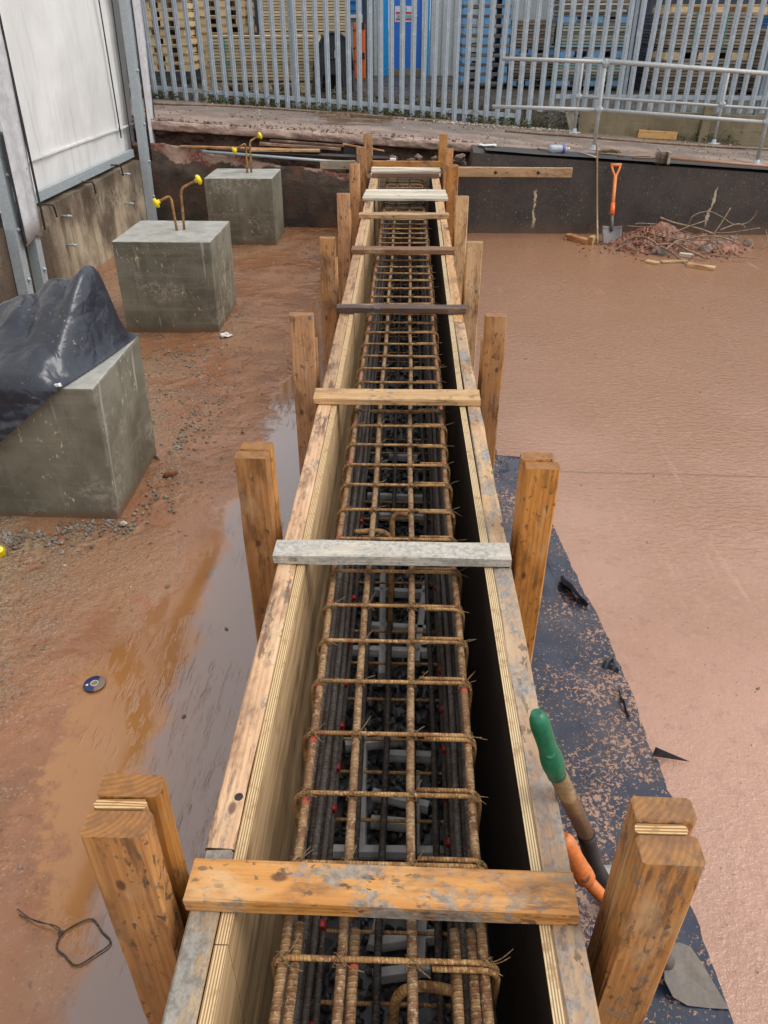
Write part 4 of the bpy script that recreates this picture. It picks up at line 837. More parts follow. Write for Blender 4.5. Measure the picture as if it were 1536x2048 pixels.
# ================================================================== SCAFFOLD GUARD RAILS
def vplane(x, y, a, b):
    d = Vector((b.x - a.x, b.y - a.y, 0)); n_ = Vector((d.y, -d.x, 0)).normalized(); return plane(x, y, n_, n_.dot(a))
def tubep(mb, a, b, r=.018): mb.tube([a, b], r, 12)
def coupler(p, parent): mb = MB(); mb.lathe(p - Vector((0, 0, .035)), [(0, .022), (.004, .025), (.066, .025), (.07, .022)], 12); mb.lathe(p - Vector((.035, 0, 0)), [(0, .022), (.004, .0245), (.066, .0245), (.07, .022)], 12, (1, 0, 0)); return obj('coupler', mb, GALV, parent)
a, b = TP(1187, 300), TP(1512, 330)
g = thing('guard_rail', 'front scaffold tube guard rail on the yard above the black wall', 'guard rail', a)
T1, T2, T3 = vplane(1005, 117, a, b), vplane(1215, 124, a, b), vplane(1600, 152, a, b); B1, B2, B3 = vplane(985, 213, a, b), vplane(1203, 220, a, b), vplane(1600, 250, a, b)
pt1 = Vector((a.x, a.y, T2.z - .01)); zb2 = T2.z + (T3.z - T2.z) * (b.x - T2.x) / (T3.x - T2.x); pt2 = Vector((b.x, b.y, zb2))
off = Vector((0, -.0, 0))
for p0, p1 in ((T1, Vector((a.x, a.y, T2.z))), (Vector((a.x, a.y, T2.z)), T3), (B1, Vector((a.x, a.y, B2.z))), (Vector((a.x, a.y, B2.z)), B3)):
    mb = MB(); tubep(mb, p0, p1); obj('rail_tube', mb, TUBE, g)
for p0, p1 in ((a, pt1), (b, pt2)):
    mb = MB(); tubep(mb, p0, p1); o = obj('upright', mb, TUBE, g); m2 = MB(); m2.lathe(p0, [(0, .06), (.012, .06), (.014, .03), (.05, .027)], 14); obj('base_plate', m2, GALV, o)
for q in (pt1, Vector((a.x, a.y, B2.z)), Vector((b.x, b.y, B2.z + (B3.z - B2.z) * (b.x - B2.x) / (B3.x - B2.x)))): coupler(q, g)
a, b = Vector((1.98, 9.98, terr(1.98))), Vector((3.60, 9.86, terr(3.6)))
g = thing('guard_rail', 'rear scaffold tube guard rail standing close to the fence', 'guard rail', a)
M1, M2, M3 = vplane(1158, 193, a, b), vplane(1424, 208, a, b), vplane(1600, 222, a, b); N1, N3 = vplane(1168, 117, a, b), vplane(1600, 150, a, b)
for p0, p1 in ((M1, M3), (N1, N3)): mb = MB(); tubep(mb, p0, p1, .0155); obj('rail_tube', mb, TUBE, g)
for p0, zt_ in ((a, N1.z), (b, N3.z + .02)):
    mb = MB(); tubep(mb, p0, Vector((p0.x, p0.y, zt_)), .0155); o = obj('upright', mb, TUBE, g); m2 = MB(); m2.lathe(p0, [(0, .075), (.010, .075), (.014, .03), (.05, .024)], 14); obj('base_plate', m2, GALV, o)
coupler(Vector((b.x, b.y, M2.z)), g); coupler(Vector((a.x, a.y, M1.z)), g)
# ================================================================== BEYOND THE FENCE
def pallet(x0, x1, y0, dpt, z, mat, bm_, label, group, h=.144):
    t = thing('pallet', label, 'pallet', ((x0 + x1) / 2, y0, z), group); L_ = x1 - x0; th = h * .125
    mb = MB()
    for k in range(7): yy = y0 + dpt * k / 7 + .004; mb.box(x0, x1, yy, yy + dpt / 7 * .72, z + h - th, z + h - .003)
    obj('top_deck', mb, mat, t)
    mb = MB()
    for k in range(3): yy = y0 + (dpt - .1) * k / 2; mb.box(x0, x1, yy, yy + .1, z + .001, z + th); mb.box(x0 + .002, x1 - .002, yy + .01, yy + .09, z + h - 2 * th, z + h - th - .002)
    obj('runner_boards', mb, mat, t)
    for k in range(3):
        xx = x0 + (L_ - L_ * .20) * k / 2 + .002
        mb = MB(); mb.box(xx, xx + L_ * .195, y0 + .003, y0 + dpt - .006, z + th + .001, z + h - 2 * th - .001); obj('bearer', mb, bm_, t)
    return t
def pstack(x0, x1, y0, z0, n, mat, bm_, grp, what, h=.144, dpt=.8):
    proto = None
    for k in range(n):
        dx = U(-.02, .02); lab = f'{what}, {ORD[k]} from the bottom' if k else f'{what}, lowest of its stack'
        if k == n - 1: lab = f'{what}, topmost of its stack'
        if proto is None: proto = pallet(x0, x1, y0, dpt, z0, mat, bm_, lab, grp, h)
        else: dup(proto, (dx, U(-.015, .015), h * k), lab)
def xr(p0, p1, y, Y): return YP(p0, y, Y).x, YP(p1, y, Y).x
Ya = 12.9; x0, x1 = xr(296, 378, 120, Ya); zb = YP(340, 143, Ya).z; pstack(x0, x1, Ya, zb, 9, PAL_PINE, BLOCKP, 'pine pallets behind the fence', 'pine block pallet in the stack beside the curtain building', (YP(340, 73, Ya).z - YP(340, 143, Ya).z) / 4.0)
Yb = 13.5; x0, x1 = xr(396, 492, 40, Yb); zb = 1.0; pstack(x0, x1, Yb, zb, 11, PAL_PINE, BLOCKP, 'pine pallets behind the fence', 'pine block pallet in the stack behind the strapped boards', (YP(440, 5, Yb).z - YP(440, 74, Yb).z) / 4.0)
Yc = 12.3; x0, x1 = xr(924, 1018, 100, Yc); zb = YP(970, 166, Yc).z; pstack(x0, x1, Yc, zb, 13, PAL_BLUE, BLOCKB, 'blue block pallets', 'weathered pallet with blue blocks in the stack right of the door', (YP(970, 30, Yc).z - YP(970, 165, Yc).z) / 7.0)
def bundle(px0, px1, py0, py1, Y, mat, label, straps=(), dpt=.9, pitch=.036, smat=STRAP, pal=None):
    z0, z1 = YP(px0, py1, Y).z, YP(px0, py0, Y).z; x0 = YP(px0, (py0 + py1) / 2, Y).x; x1 = YP(px1, (py0 + py1) / 2, Y).x
    t = thing('board_bundle', label, 'board bundle', ((x0 + x1) / 2, Y, z0), 'bundles of boards behind the fence'); mb = MB(); z = math.ceil(z0 / pitch) * pitch
    while z < z1: mb.box(x0 + U(0, .02), x1 - U(0, .02), Y + U(0, .022), Y + dpt, z + .002, z + pitch - .009); z += pitch
    mb.box(x0 + .04, x1 - .04, Y + .05, Y + dpt - .04, z0, z1 - .008); obj('boards', mb, mat, t)
    for sx in straps:
        xx = YP(sx, (py0 + py1) / 2, Y).x; m2 = MB(); m2.box(xx - .006, xx + .006, Y - .004, Y - .001, z0, z1 + .003); m2.box(xx - .006, xx + .006, Y - .004, Y + dpt, z1 + .002, z1 + .006); obj('strap', m2, smat, t)
    return x0, x1, z0, z1
def under(px0, px1, py, Y, mat, bm_, label, h=.11):
    x0, x1 = YP(px0, py, Y).x, YP(px1, py, Y).x; z1 = YP(px0, py, Y).z; pallet(x0, x1, Y, .9, z1 - h, mat, bm_, label, 'single pallets under the board bundles', h)
bundle(410, 632, 76, 163, 11.3, ST_PINE, 'bundle of pale boards with green strap, left of the dark plastic shell', (447, 452)); under(412, 632, 165, 11.3, PAL_PINE, BLOCKP, 'pallet under the green strapped bundle of pale boards', .12)
bundle(518, 692, -60, 62, 13.2, ST_PINE, 'tall bundle of pale boards behind the green strapped one'); under(518, 692, 64, 13.2, PAL_PINE, BLOCKP, 'pallet under the tall bundle of pale boards', .13)
bundle(518, 692, 78, 150, 13.2, ST_PINE, 'lower bundle of pale boards hidden behind the green strapped one')
bundle(1024, 1110, 42, 92, 12.4, ST_GREY, 'small grey board bundle under the grey cladding, upper of two'); under(1022, 1110, 95, 12.4, PAL_BLUE, BLOCKB, 'blue block pallet between the two small grey bundles', .1)
bundle(1018, 1106, 108, 156, 12.4, ST_GREY, 'small grey board bundle under the grey cladding, lower of two'); under(1016, 1104, 158, 12.4, PAL_BLUE, BLOCKB, 'blue topped pallet under the two small grey bundles', .09)
bundle(1128, 1262, -60, 28, 12.0, ST_TEAL, 'topmost teal edged board bundle of the middle right stack'); under(1128, 1262, 29, 12.0, PAL_BLUE, BLOCKB, 'upper blue block pallet in the teal edged stack', .10)
bundle(1124, 1258, 43, 96, 12.0, ST_TEAL, 'middle teal edged board bundle of the middle right stack'); under(1122, 1256, 97, 12.0, PAL_BLUE, BLOCKB, 'middle blue block pallet in the teal edged stack', .12)
bundle(1116, 1250, 117, 158, 12.0, ST_TEAL, 'lowest teal edged board bundle, resting near the ground right of the dark gap'); under(1114, 1248, 159, 12.0, PAL_BLUE, BLOCKB, 'lowest blue block pallet under the teal edged stack', .08)
bundle(1340, 1510, 26, 97, 11.5, ST_GREY, 'upper brown board bundle with two teal straps near the right edge', (1390, 1452)); under(1332, 1500, 99, 11.5, PAL_BLUE, BLOCKP, 'pallet with pale blocks between the two strapped brown bundles', .13)
bundle(1318, 1492, 117, 184, 11.5, ST_GREY, 'lower brown board bundle with two dark green straps near the right edge', (1356, 1430)); under(1345, 1540, 8, 11.6, PAL_PINE, BLOCKP, 'pale pallet on top of the strapped brown bundles', .12)
under(1318, 1492, 186, 11.5, PAL_BLUE, BLOCKB, 'dark pallet under the lower strapped brown bundle', .07)
bundle(1518, 1640, 60, 186, 11.3, ST_GREY, 'brown board bundle at the right edge of the fence'); bundle(1500, 1545, 20, 120, 12.4, m_stack('stack_blue', [(.03, .15, .36), (.02, .09, .22)], .036), 'bright blue stack of boards between the brown bundles at the right')
bundle(1290, 1336, 28, 190, 12.2, m_stack('stack_purple', [(.10, .10, .16), (.16, .17, .24), (.05, .05, .08), (.2, .2, .24)], .036), 'bluish grey stack seen between the teal edged and the strapped bundles')
# grey clad building with the blue door
YB = 15.6
cb = thing('clad_building', 'grey ribbed metal building with a blue door behind the fence', 'building', (1, YB, 1))
mb = MB(); xx0 = YP(712, 100, YB).x; x = xx0; pro = [(0, 0), (.10, 0), (.12, -.03), (.16, -.03), (.18, 0)]; pts = []
while x < 4.6:
    for dx, dy in pro: pts.append((x + dx, YB + dy))
    x += .2
da, db = YP(762, 100, YB).x, YP(858, 100, YB).x
for (xa, ya), (xb, yb) in zip(pts, pts[1:]):
    if xb > da + .02 and xa < db - .02: continue
    v = [mb.bm.verts.new(p) for p in ((xa, ya, .98), (xb, yb, .98), (xb, yb, 5.2), (xa, ya, 5.2))]; mb.face(v)
for p in (((da - .2, YB, 3.3), (db + .2, YB, 3.3), (db + .2, YB, 5.2), (da - .2, YB, 5.2)),): mb.face([mb.bm.verts.new(q) for q in p])
obj('wall_cladding', mb, CLAD, cb)
mb = MB(); mb.box(xx0 - .05, 4.6, YB - .05, YB + 6, 5.2, 5.35); obj('roof', mb, CLAD, cb)
mb = MB(); mb.box(xx0 - .06, xx0, YB - .04, YB + 6, .98, 5.2); obj('side_wall', mb, CLAD, cb)
zd = YP(800, 138, YB).z; fw = .13
mb = MB(); mb.box(da, da + fw, YB - .05, YB + .04, .99, 3.35); mb.box(db - fw, db, YB - .05, YB + .04, .99, 3.35); mb.box(da + fw, db - fw, YB - .05, YB + .04, 3.22, 3.35); obj('door_frame', mb, BLUE_F, cb, bevel=.006)
mb = MB(); mb.box(da + fw + .004, db - fw - .004, YB - .01, YB + .03, zd, 3.21); dr = obj('door', mb, BLUE_D, cb)
mb = MB(); mb.box(da + fw, db - fw, YB - .03, YB + .03, .99, zd - .004); obj('door_step', mb, CONC_G, cb)
sg = thing('door_sign', 'white safety notice with red and cyan bands on the blue door', 'sign', YP(808, 28, YB - .02))
def sq(x0, y0, x1, y1, dy, mat, nm, parent):
    a = YP(x0, y0, YB - dy); b = YP(x1, y1, YB - dy); mb = MB(); mb.box(a.x, b.x, YB - dy, YB - dy + .004, b.z, a.z); return obj(nm, mb, mat, parent)
sq(790, 12, 828, 44, .016, SIGNW, 'sign_plate', sg)
sq(792, 23.5, 826, 28, .021, SIGNR, 'red_band', sg); sq(794, 30, 826, 35, .021, SIGNC, 'cyan_band', sg); sq(792, 36.5, 826, 40.5, .021, SIGNR, 'red_band', sg)
a = YP(808.5, 18, YB - .018); mb = MB(); mb.lathe(a, [(0, .045), (.004, .045)], 20, (0, -1, 0)); obj('cyan_disc', mb, SIGNC, sg)
p = YP(834, 32, YB - .02); mb = MB(); mb.tube([p, p + Vector((0, -.05, 0)), p + Vector((-.10, -.05, -.02))], .012, 8); obj('door_handle', mb, GALV, dr)
p = YP(728, 9, YB - .06); mb = MB(); mb.lathe(p, [(0, .05), (.06, .06), (.09, .035)], 12, (0, -1, 0)); obj('wall_lamp', mb, WHITE, cb)
# blue container, orange barrier, dark shell
mb = MB(); x0, x1 = YP(698, 20, 14.6).x, YP(722, 20, 14.6).x; z0 = YP(700, 36, 14.6).z
k = 0; z = z0 + .05
while z < z0 + 1.8: mb.box(x0, x1, 14.6 - (.03 if k % 2 else 0), 15.5, z, z + .055); z += .0555; k += 1
t = thing('ribbed_tank', 'light blue ribbed tank seen above the orange panel', 'tank', (x0, 14.6, z0)); obj('ribbed_side', mb, CYANB, t); mb = MB(); mb.box(x0, x1, 14.55, 15.5, z0, z0 + .048); obj('base_rim', mb, WHITE, t); mb = MB(); mb.box(x0, x1, 14.65, 15.4, 1.0, z0 - .002); obj('plinth', mb, CLAD, t)
a, b = YP(706, 46, 14.2), YP(731, 158, 14.2); t = thing('orange_panel', 'upright orange plastic panel left of the grey building', 'panel', (a.x, 14.2, 1))
mb = MB(); mb.box(a.x, b.x, 14.2, 14.3, b.z, a.z); obj('panel', mb, ORANGE2, t, bevel=.015)
for py in (52, 112): p = YP(724, py, 14.195); mb = MB(); mb.box(p.x - .045, p.x + .045, 14.185, 14.198, p.z - .045, p.z + .045); obj('dark_patch', mb, DARKM, t)
for py0, py1 in ((62, 60), (98, 95), (124, 122)): mb = MB(); mb.tube([YP(706, py0, 14.19), YP(714, py1 - 1, 14.18)], .008, 6); obj('latch_cord', mb, RUBBER, t)
DSHED = paint('dark_blue_grey_sheeting', (.045, .055, .07), .6, .3, (.03, .03, .03), 0, 4)
for (xa, xb, ya, lab) in ((-9.5, -.86, 15.0, 'dark blue grey shed wall behind the pine pallets on the left'), (3.2, 11., 14.4, 'dark backdrop wall added behind the board stacks on the right')):  # right wall is an added backdrop that keeps the gaps between stacks dark
    t = thing('shed_backdrop', lab, 'shed', ((xa + xb) / 2, ya, 1)); mb = MB(); x = xa
    while x < xb - .01: mb.hexa([(x, ya, .95), (x + .2, ya, .95), (x + .2, ya + .03, .95), (x, ya + .03, .95), (x, ya - .02, 5.0), (x + .2, ya, 5.0), (x + .2, ya + .03, 5.0), (x, ya + .03, 5.0)]); x += .2
    obj('wall_sheeting', mb, DSHED, t); mb = MB(); mb.box(xa - .1, xb + .05, ya - .1, ya + 5, 5.003, 5.12); obj('roof', mb, CLAD, t)
Ysh = 11.25
t = thing('plastic_shell', 'dark grey arched plastic shell with an opening at its foot', 'shell', YP(665, 188, Ysh))
ol = [(622, 190), (628, 140), (636, 95), (646, 74), (662, 65), (678, 66), (692, 76), (700, 95), (706, 140), (708, 190)]
inn = [(684, 188), (683, 152), (678, 149), (650, 149), (645, 152), (643, 188)]
mb = MB(); mb.prism([YP(x, y, Ysh) for x, y in ol + inn], (0, .35, 0)); obj('shell_body', mb, CHUTE, t)
mb = MB(); mb.tube([YP(x, y, Ysh - .01) for x, y in ol[1:-1]], .02, 8); mb.tube(curve([YP(x, y, Ysh - .01) for x, y in ((640, 188), (648, 130), (656, 118), (674, 118), (682, 130), (690, 188))], 3), .012, 6); obj('rim', mb, CHUTE, t)
mb = MB(); p = YP(671, 108, Ysh - .01); mb.box(p.x - .012, p.x + .012, Ysh - .02, Ysh, p.z - .04, p.z + .04); obj('catch', mb, WHITE, t)
mb = MB(); mb.prism([YP(x, y, Ysh + .355) for x, y in inn], (0, .01, 0)); obj('inner_back', mb, RUBBER, t)
# weeds, stems, litter by the fence
mb = MB()
for i in range(4200):
    x = U(-3.4, 4.9); d = random.choice((U(-.10, .12), U(.08, .5))); y = fy(x) + d; t_ = max(0, min(1, (y - 10.45) / .5)); z = terr(x) * (1 - t_) + 1.0 * t_; 
    if fbm((x, d, 3), 1.3) < -.25: continue
    hh = U(.03, .10) * (1 if d < .12 else 1.3)
    for q in range(3):
        a = U(0, 6.28); l = U(.02, .05); c = Vector((x + U(-.02, .02), y + U(-.02, .02), z + hh * rnd())); v = [mb.bm.verts.new(c), mb.bm.verts.new(c + Vector((math.cos(a) * l, math.sin(a) * l, U(0, .02)))), mb.bm.verts.new(c + Vector((math.cos(a + .5) * l * .9, math.sin(a + .5) * l * .9, U(.005, .03))))]; mb.face(v)
obj('weeds', mb, WEED, recalc=False, kind='stuff', label='low green weeds growing along the fence foot')
mb = MB()
for i in range(620):
    x = U(-3.4, 4.9); d = U(-.02, .6); y = fy(x) + d; t_ = max(0, min(1, (y - 10.45) / .5)); z = terr(x) * (1 - t_) + 1.0 * t_; a = U(0, 6.28); l = U(.08, .3)
    mb.tube(curve([(x, y, z), (x + l * .4 * math.cos(a), y + l * .3 * math.sin(a), z + l * .5), (x + l * math.cos(a), y + l * .5 * math.sin(a), z + l * U(.1, .7))], 3), .0028, 4, cap=False)
obj('dead_stems', mb, TWIG, kind='stuff', label='dry brown stems tangled behind the fence')
mb = MB()
for i in range(700):
    x = U(-2.6, 2.0) if rnd() < .45 else U(.3, 2.0); y = fy(x) - abs(random.gauss(0.05, .13)) ; mb.rock((x, y, terr(x) + .006), U(.006, .017), .6, 1, .3)
for i in range(300): x = U(-2.5, 5); y = U(8.5, 10.2); mb.rock((x, y, terr(x) + .003), U(.004, .012), .6, 1, .3)
obj('gravel', mb, STONEP, kind='stuff', label='pale gravel and chippings scattered by the fence')
mb = MB()
for i in range(900):
    x = U(-3., 5.5); y = U(8.46, 10.1)
    if fbm((x, y, 4), 1.6) < .12: continue
    mb.rock((x, y, terr(x) + .004), U(.004, .016), .5, 1, .35)
for i in range(160): x = U(-2.9, .6); mb.rock((x, U(8.42, 8.56), terr(x) + .006), U(.006, .02), .6, 1, .35)
obj('debris', mb, RUBB, kind='stuff', label='dark crumbs and clods strewn over the concrete yard')
# rusty angle bars lying in front of the fence
for k, (a, b, lab) in enumerate((((628, 229), (745, 229), 'rusty bar nearest the fence in the pile'), ((640, 236), (790, 238), 'long rusty bar in the middle of the pile'), ((655, 243), (780, 246), 'rusty bar at the front of the pile'), ((655, 240), (700, 238), 'short rusty bar in the pile'), ((700, 233), (785, 241), 'slanting rusty bar across the pile'))):
    p0, p1 = TP(*a, .01 + .008 * k), TP(*b, .01 + .008 * k); mb = MB(); d = (p1 - p0).normalized(); n_ = Vector((-d.y, d.x, 0)) * .035
    mb.prism([p0, p0 + n_, p0 + n_ + Vector((0, 0, .004)), p0 + n_ * .12 + Vector((0, 0, .004)), p0 + n_ * .12 + Vector((0, 0, .03)), p0 + Vector((0, 0, .03))], p1 - p0); obj('angle_bar', mb, SCRAP, label=lab + ' by the fence', cat='steel bar', group='rusty bars piled by the fence')
mb = MB(); mb.tube(curve([TP(305, 207, .012), TP(480, 213, .012), TP(640, 224, .012), TP(800, 236, .012), TP(900, 243, .012)], 4), .014, 8); obj('fallen_pole', mb, SCRAP, label='long thin brown pole lying along the fence foot', cat='pole')
mb = MB(); mb.tube(curve([TP(1010, 262, .012), TP(1150, 272, .012), TP(1320, 286, .012), TP(1560, 300, .012)], 4), .014, 8); obj('fallen_pole', mb, SCRAP, label='long thin brown pole lying on the yard under the guard rail', cat='pole')
board('timber_board', TP(1275, 267, .045), TP(1352, 272, .045), .06, .085, W_yel, None, label='pale timber block lying against the gravel board', cat='board')
board('timber_board', TP(1325, 274, .02), TP(1352, 276, .02), .05, .035, W_yel, None, label='small offcut in front of the pale timber block', cat='board')
# ================================================================== THINGS ON THE WALL TOP
pb = TP(1098, 297, .035); pe = TP(1137, 298, .035); d = (pe - pb).normalized()
t = thing('water_bottle', 'clear plastic water bottle lying on the wall top', 'bottle', pb)
GL = M('clear_plastic'); GLM = GL.done((.75, .85, .92), .12, None, Transmission_Weight=.55, IOR=1.3)
mb = MB(); L_ = (pe - pb).length; mb.lathe(pb, [(0, .012), (.004, .03), (.02, .036), (L_ * .3, .036), (L_ * .33, .034), (L_ * .36, .036), (L_ * .75, .036), (L_ * .88, .02), (L_ * .92, .014), (L_ * .96, .014)], 16, d); obj('bottle_body', mb, GLM, t)
mb = MB(); mb.lathe(pb + d * L_ * .62, [(0, .0368), (.03, .0368)], 16, d); obj('label_band', mb, paint('purple_label', (.12, .1, .45), .4, .1), t); mb = MB(); mb.lathe(pb + d * L_ * .96, [(0, .015), (.016, .015)], 12, d); obj('bottle_cap', mb, WHITE, t)
mb = MB(); p = TP(975, 291, .012); mb.grid(lambda u, v: (p.x - .085 + .17 * u, p.y - .04 + .08 * v, p.z + .012 * fbm((u * 3, v * 3, 0), 1.5)), 8, 6, thick=.008); obj('white_scrap', mb, WHITE, label='flat white plastic scrap on the left end of the wall top', cat='scrap')
# broom
ph, pe = TP(1336, 316, .05), TP(1600, 338, .02)
t = thing('broom', 'broom with long orange brown handle and stiff twig bristles on the wall top', 'broom', ph)
mb = MB(); mb.tube([ph, pe], .013, 10); obj('handle', mb, BROOMW, t)
mb = MB(); mb.box(ph.x - .016, ph.x + .012, ph.y - .05, ph.y + .05, ph.z - .05, ph.z + .055); obj('head', mb, W_grey, t, bevel=.005)
mb = MB()
for i in range(70): a = Vector((ph.x - .014, ph.y + U(-.045, .045), ph.z + U(-.045, .045))); mb.tube([a, a + Vector((-.05, U(-.01, .01), U(-.01, .012))), a + Vector((-U(.09, .12), U(-.03, .03), U(-.03, .06)))], .0013, 4, cap=False)
obj('bristles', mb, TWIG, t)
mb = MB(); c = TP(1215, 306, .015)
for i in range(60): a = U(0, 6.28); mb.tube(curve([c + Vector((U(-.12, .0), U(-.03, .03), U(0, .02))), c + Vector((U(-.05, .05), U(-.04, .04), U(.01, .04))), c + Vector((U(.0, .14), U(-.03, .03), U(0, .02)))], 3), .0022, 4, cap=False)
obj('straw_bundle', mb, m_leaf('straw', (.30, .2, .08), (.16, .11, .05)), label='small heap of yellowish straw at the foot of the guard rail upright', cat='straw')
mb = MB(); p0, p1 = TP(1160, 305, .012), TP(1192, 314, .012); mb.tube([p0, p1], .006, 6); obj('small_stick', mb, W_pale, label='short pale stick beside the straw heap', cat='stick')
for k, (a, b, lab) in enumerate((((1235, 312), (1300, 313), 'thin dark twig between the straw and the broom'), ((1265, 316), (1330, 316), 'lath lying behind the broom head'), ((1075, 297), (1096, 300), 'brown stick left of the water bottle'))): mb = MB(); mb.tube([TP(*a, .01), TP(*b, .01)], .007, 6); obj('small_stick', mb, W_brown, label=lab, cat='stick')
# thin rod and orange shovel leaning on the wall
mb = MB(); mb.tube(curve([ZP(1195, 490, 0), YP(1194, 400, 7.80), YP(1194, 310, 7.90), YP(1193, 286, 7.93)], 4), .011, 8); obj('thin_pole', mb, ASH, label='thin straight pole leaning on the black wall beside the orange shovel', cat='pole')
def shovel(foot_l, foot_r, neck, collar, shaft_top, gl, gr, name, label, shaft_m, grip_m, blade_m, collar_m, bend=0.):
    t = thing(name, label, 'shovel', foot_l); up = (neck - (foot_l + foot_r) / 2); n_ = (foot_r - foot_l).cross(up).normalized()
    tl = foot_l + up * .86; tr = foot_r + up * .86
    mb = MB(); mb.grid(lambda u, v: (foot_l * (1 - u) + foot_r * u) * (1 - v) + (tl * (1 - u) + tr * u) * v + n_ * (-.022 * math.sin(u * math.pi) * v + (.012 if v > .95 else 0)) + (foot_r - foot_l) * (.03 * (u - .5) * 2 * v), 12, 10, thick=.003); obj('blade', mb, blade_m, t)
    mb = MB(); mb.tube([neck - up * .35, neck, collar], .017, 10, rf=lambda k: .7 + .5 * k); obj('socket', mb, blade_m, t)
    mb = MB(); mb.tube([collar - (shaft_top - collar) * .0, collar + (shaft_top - collar) * .3], .023, 12, rf=lambda k: 1.1 - .2 * k); obj('collar', mb, collar_m, t)
    mb = MB(); mb.tube([collar, shaft_top], .017, 12); obj('shaft', mb, shaft_m, t)
    mb = MB(); mb.tube(curve([shaft_top - (shaft_top - collar).normalized() * .02, shaft_top + (gl - shaft_top) * .5 + (gl - gr) * .1, gl], 5), .011, 8); mb.tube(curve([shaft_top - (shaft_top - collar).normalized() * .02, shaft_top + (gr - shaft_top) * .5 + (gr - gl) * .1, gr], 5), .011, 8); mb.tube([gl + (gl - gr) * .1, gr + (gr - gl) * .1], .015, 10); obj('d_handle', mb, grip_m, t)
    return t
fl, fr = ZP(1205, 489, 0), ZP(1243, 489, 0)
def lean(x, y, t_): return YP(x, y, 7.52 + .33 * t_)
shovel(fl, fr, lean(1224, 446, .24), lean(1224, 430, .35), lean(1231, 350, .85), lean(1223, 330, 1.), lean(1241, 330, 1.), 'shovel', 'orange handled square shovel leaning on the black wall', ORANGE, ORANGE, BLADE2, ORANGE2)
# rubble and scrap heap by the wall
hc = Vector((2.50, 7.50, 0))
mb = MB()
def heap(u, v):
    x = 1.93 + 1.45 * u; y = 7.02 + .80 * v; e = max(0, math.sin(math.pi * min(1, max(0, u)))) * max(0, math.sin(math.pi * v)) ; q = fbm((x, y, 2), 5, 5); h = .165 * math.exp(-((x - 2.36) / .28) ** 2 - ((y - 7.50) / .22) ** 2) + .075 * math.exp(-((x - 2.9) / .3) ** 2 - ((y - 7.5) / .2) ** 2); return (x, y, -.02 + h * (1 + .55 * q) + .035 * fbm((x, y, 5), 14, 4) * min(1, e * 2) + .02 * e)
mb.grid(heap, 110, 70, False); obj('spoil_heap', mb, CLOD, label='heap of red brown spoil at the foot of the black wall', cat='spoil heap', kind='thing')
mb = MB()
for i in range(900): x = random.gauss(2.5, .33); y = random.gauss(7.42, .18); h = .155 * math.exp(-((x - 2.36) / .28) ** 2 - ((y - 7.50) / .22) ** 2); mb.rock((x, min(y, 7.85), h + .005), U(.006, .020), .7, 1, .35)
obj('crumbs', mb, CLOD, kind='stuff', label='loose red clods over and around the spoil heap')
for k, (x, y, r_, mt, lab) in enumerate(((1325, 505, .05, STONE, 'grey stone in front of the scrap bars'), (1412, 500, .065, RUBB, 'pale brown rubble lump right of the scrap bars'), (1465, 482, .06, RUBB, 'dark rubble lump at the right end of the heap'), (1495, 488, .05, RUBB, 'rubble lump nearest the right edge by the wall'), (1440, 490, .05, RUBB, 'rubble lump between the two larger ones'), (1310, 503, .03, STONE, 'small blue grey stone on the heap front'))):
    mb = MB(); mb.rock(ZP(x, y, .02) , r_, .8, 2, .16); obj('rubble_stone', mb, mt, label=lab, cat='stone')
def wire(pts, lab, r=.006):
    mb = MB(); mb.tube(curve([YP(x, y, Y) for x, y, Y in pts], 6), r, 6); obj('scrap_bar', mb, SCRAP, label=lab, cat='scrap bar', group='scrap bars on the spoil heap')
wire([(1320, 435, 7.5), (1350, 446, 7.5), (1400, 458, 7.45), (1430, 470, 7.4)], 'stout straight scrap bar sloping down over the heap', .010)
wire([(1375, 456, 7.6), (1385, 433, 7.6), (1415, 423, 7.6), (1440, 432, 7.6), (1468, 449, 7.6), (1495, 445, 7.6), (1510, 430, 7.6), (1514, 420, 7.6)], 'big looping scrap wire above the heap')
wire([(1418, 480, 7.4), (1440, 450, 7.5), (1461, 416, 7.6)], 'straight scrap wire pointing up to the right')
wire([(1255, 452, 7.5), (1300, 455, 7.5), (1350, 458, 7.5), (1390, 470, 7.4)], 'thin straight scrap bar at the left of the heap')
wire([(1270, 448, 7.5), (1285, 447, 7.5), (1330, 452, 7.5), (1355, 475, 7.3), (1362, 485, 7.2)], 'bent scrap bar bending down at its right end')
wire([(1400, 462, 7.5), (1450, 466, 7.5), (1520, 456, 7.5)], 'long scrap bar lying level to the right')
wire([(1345, 466, 7.4), (1380, 452, 7.45), (1415, 440, 7.5)], 'scrap bar rising to the right behind the loop')
wire([(1235, 490, 7.3), (1262, 476, 7.3), (1290, 475, 7.2), (1320, 492, 7.1), (1345, 506, 7.0), (1375, 532, 6.75)], 'thick wavy bar running down the heap front', .009)
wire([(1310, 490, 7.1), (1350, 488, 7.1), (1375, 500, 7.0), (1412, 517, 6.9)], 'bar curving along the front of the heap', .009)
wire([(1340, 475, 7.3), (1400, 480, 7.2), (1450, 478, 7.3)], 'scrap bar lying across the middle of the heap')
wire([(1390, 500, 7.0), (1430, 511, 6.9), (1510, 516, 6.9)], 'thin scrap bar lying on the wet slab right of the heap', .005)
wire([(1400, 478, 7.3), (1430, 488, 7.2), (1445, 510, 6.95)], 'short bent bar right of the heap centre')
wire([(1440, 460, 7.4), (1475, 448, 7.5), (1490, 456, 7.5), (1472, 470, 7.5), (1470, 485, 7.4)], 'hooked scrap bar at the right of the heap')
wire([(1330, 500, 7.0), (1360, 480, 7.1), (1395, 490, 7.1)], 'arched bar over the grey stone', .008)
